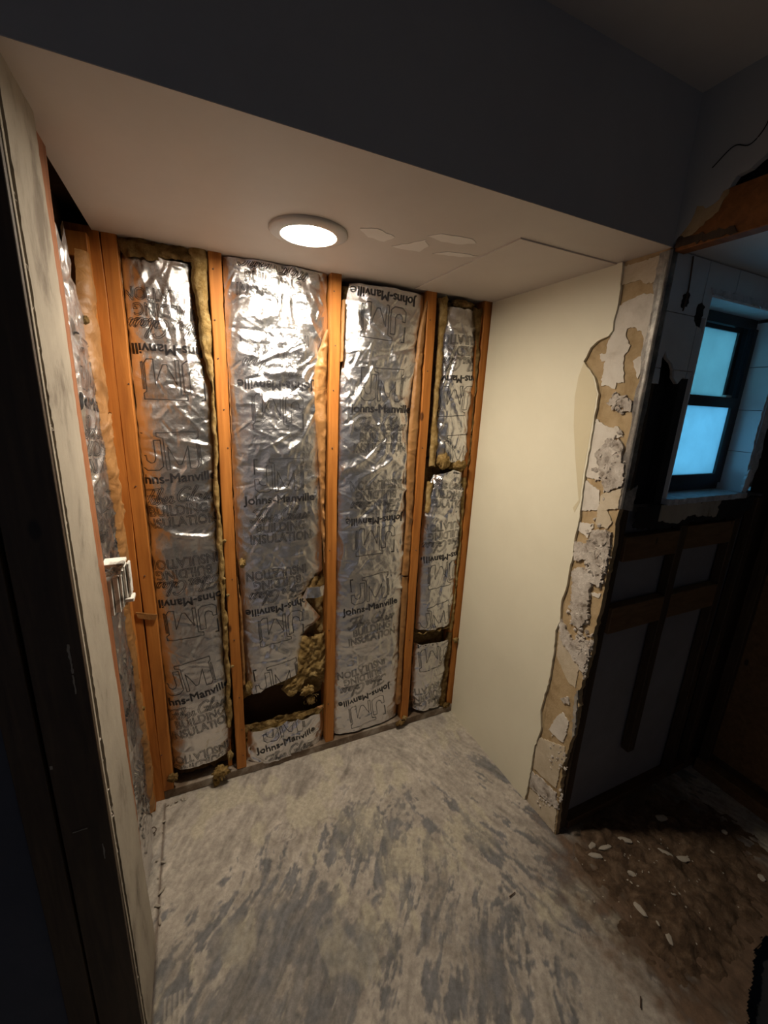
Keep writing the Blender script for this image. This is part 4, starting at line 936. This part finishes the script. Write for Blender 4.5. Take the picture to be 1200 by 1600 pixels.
# ================================================================== RECESSED LIGHT
LC = (.531, -.322, H_)
light = tag(empty('recessed_light', LC), 'round white recessed ceiling light shining in the alcove ceiling', 'light')
def lathe(prof, seg=56):
    bm = bmesh.new(); rings = [[bm.verts.new((r_*math.cos(2*math.pi*k/seg), r_*math.sin(2*math.pi*k/seg), z)) for k in range(seg)] for r_, z in prof]
    for a, b in zip(rings, rings[1:]):
        for k in range(seg): bm.faces.new((a[k], a[(k+1) % seg], b[(k+1) % seg], b[k]))
    return bm
obj('trim_ring', lathe([(.106,.0),(.107,-.004),(.103,-.007),(.090,-.009),(.078,-.0125),(.075,-.012),(.0735,-.006),(.0735,.0)]), M['lampwhite'], light, True)
bm = lathe([(.0735,-.004),(.068,-.0085),(.05,-.0105),(.025,-.0115),(.0005,-.012)]); obj('diffuser', bm, M['lamp'], light, True)

# ================================================================== LOOSE THINGS ON THE FLOOR
# dirt heap in the side room
def dirt_heap():
    xs = np.arange(1.28, 2.34, .008); ys = np.arange(-1.42, -.752, .008); X, Y = np.meshgrid(xs, ys)
    c = on(1070, 1350, 2, 0); c2 = on(960, 1320, 2, 0); c3 = on(1060, 1450, 2, 0)
    h = .8*np.exp(-(((X-c[0])/.30)**2+((Y-c[1])/.17)**2))+.55*np.exp(-(((X-c2[0])/.14)**2+((Y-c2[1])/.08)**2))+.6*np.exp(-(((X-c3[0])/.13)**2+((Y-c3[1])/.10)**2))
    f = fbm(X*28, Y*28, 61, 5); Z = .040*h*(1+.5*f)+.012*f*np.clip(h*3, 0, 1)-.012
    Z = np.maximum(Z, -.012)
    m_ = (Z > -.006); mask = (m_[:-1,:-1] | m_[1:,1:] | m_[:-1,1:] | m_[1:,:-1])
    P = np.stack([X, Y, Z], -1); o = grid_mesh('dirt_heap', P, M['dirt'], smooth=True, mask=mask)
    def hz(x, y):
        i = int(round((y+1.42)/.008)); j = int(round((x-1.28)/.008))
        return float(Z[i, j]) if 0 <= i < Z.shape[0] and 0 <= j < Z.shape[1] else 0.0
    return tag(o, 'low heap of brown dirt and plaster dust on the side room floor', 'dirt', kind='stuff'), hz
dirt, hz = dirt_heap()
def chip_mesh(seed, elong):
    r = random.Random(seed); bm = bmesh.new(); bmesh.ops.create_icosphere(bm, subdivisions=2, radius=1)
    for v in bm.verts:
        n = v.co.copy(); k = .75+.5*abs(float(vn(n.x*2+seed, n.y*2+n.z*3, seed))); v.co = Vector((n.x*elong*k, n.y*k, n.z*.45*k))
    me = bpy.data.meshes.new('plaster_chip'); bm.to_mesh(me); bm.free(); me.materials.append(M['chip']); return me
chips = [chip_mesh(s, e) for s, e in ((1,1.0),(2,1.6),(3,2.4),(4,1.3))]
def chip(u, v, s, k, rz, label, group):
    q = on(u, v, 2, 0); z = max(hz(q[0], q[1]), 0)
    q = on(u, v, 2, max(z, 0)); z = max(hz(q[0], q[1]), -.004)
    o = bpy.data.objects.new('plaster_chip', chips[k]); C.objects.link(o); o.location = (q[0], q[1], z+s*.28); o.scale = (s, s, s); o.rotation_euler = (random.uniform(-.25,.25), random.uniform(-.25,.25), rz)
    return tag(o, label, 'rubble', group)
GA = 'plaster chips on the dirt heap'
big = [(1030,1279,.014,2,-.5,'long white plaster chip at the far edge of the dirt heap'), (977,1313,.010,2,-.9,'white plaster chip farther right of two at the left end of the dirt heap'),
       (925,1322,.011,1,.3,'roundish pale plaster chip nearest the wall corner on the dirt'), (931,1336,.010,2,-.7,'dark sided long plaster chip beside the roundish one near the wall corner'),
       (946,1322,.010,2,-.4,'long white plaster chip between the wall corner pair and the heap'), (987,1366,.010,1,-.6,'pale bean shaped plaster chip in the middle left of the dirt heap'),
       (1040,1333,.010,2,-1.1,'slanting long plaster chip in the middle of the dirt heap'), (1066,1343,.011,2,-.6,'slanting plaster chip just right of the middle one on the dirt heap'),
       (1046,1468,.010,1,1.2,'pale chip at the near tip of the dirt heap'), (1000,1420,.010,2,1.4,'upright standing chip on the near left slope of the dirt heap'),
       (1190,1373,.012,0,.2,'white plaster chip at the right edge of the picture beyond the heap'), (1132,1302,.010,0,.4,'lone plaster chip on the far right of the dirt heap')]
for u, v, s, k, rz, lb in big: chip(u, v, s, k, rz, lb, GA)
r = random.Random(12)
for i in range(60):
    u = r.gauss(1010, 70); v = r.gauss(1375, 50)
    if not (900 < u < 1195 and 1290 < v < 1500): continue
    chip(u, v, r.uniform(.0015, .0038), r.randrange(4), r.uniform(0, 6), 'tiny pale plaster chip scattered over the brown dirt heap', 'tiny chips on the dirt')
for (u, v) in ((262,1258),(268,1256),(276,1252),(290,1246),(285,1249),(245,1345),(247,1372),(254,1300),(257,1283),(246,1415),(250,1440),(256,1347),(253,1391)):
    chip(u, v, r.uniform(.003, .006), r.randrange(4), r.uniform(0, 6), 'tiny plaster crumb along the crack at the left wall foot', 'crumbs along the left wall')
chip(288, 1246, .008, 0, .4, 'largest plaster crumb at the foot of the leftmost back wall bay', 'crumbs along the left wall')
for (u, v, rz) in ((800,1398,.1), (1000,1566,.6)):
    q = on(u, v, 2, 0); o = tag(obj('wood_splinter', plank(-.014, .014, -.0016, .0016, 0, .003, .0004, 0, 3, .0008, int(u)), M['wire']), 'tiny dark splinter lying on the scraped floor, '+('right of the centre' if u < 900 else 'near the bottom edge'), 'splinter')
    o.location = (q[0], q[1], .0005); o.rotation_euler.z = rz
# bent nails in the gap at the left wall
q = on(237, 1308, 2, 0)
nb_ = tag(obj('bent_nail', tube([Vector((q[0], q[1], .006))+Vector(p) for p in cr([(-.02,-.012,0),(-.006,.0,.006),(.008,.004,.004),(.016,.012,.012),(.006,.020,.016),(-.006,.012,.012)])], .0022), M['wire'], None, True), 'bent rusty nail lying in the gap at the left wall foot', 'nail')
# shim on the bottom plate
a_, b_, c_, d_ = [on(u, v, 1, .004) for u, v in ((415,1196),(440,1183),(478,1186),(440,1197))]
sh = tag(obj('wood_shim', slab([(a_[0],.0365),(b_[0],.056),(d_[0]+.05,.0365)], 1, .004, .022), M['stud_h']), 'small wedge of pale wood on the bottom plate below the second bay', 'shim')

for o in C.objects:
    if o.type == 'MESH' and len(o.data.materials) == 0: o.data.materials.append(M['old_strip'])
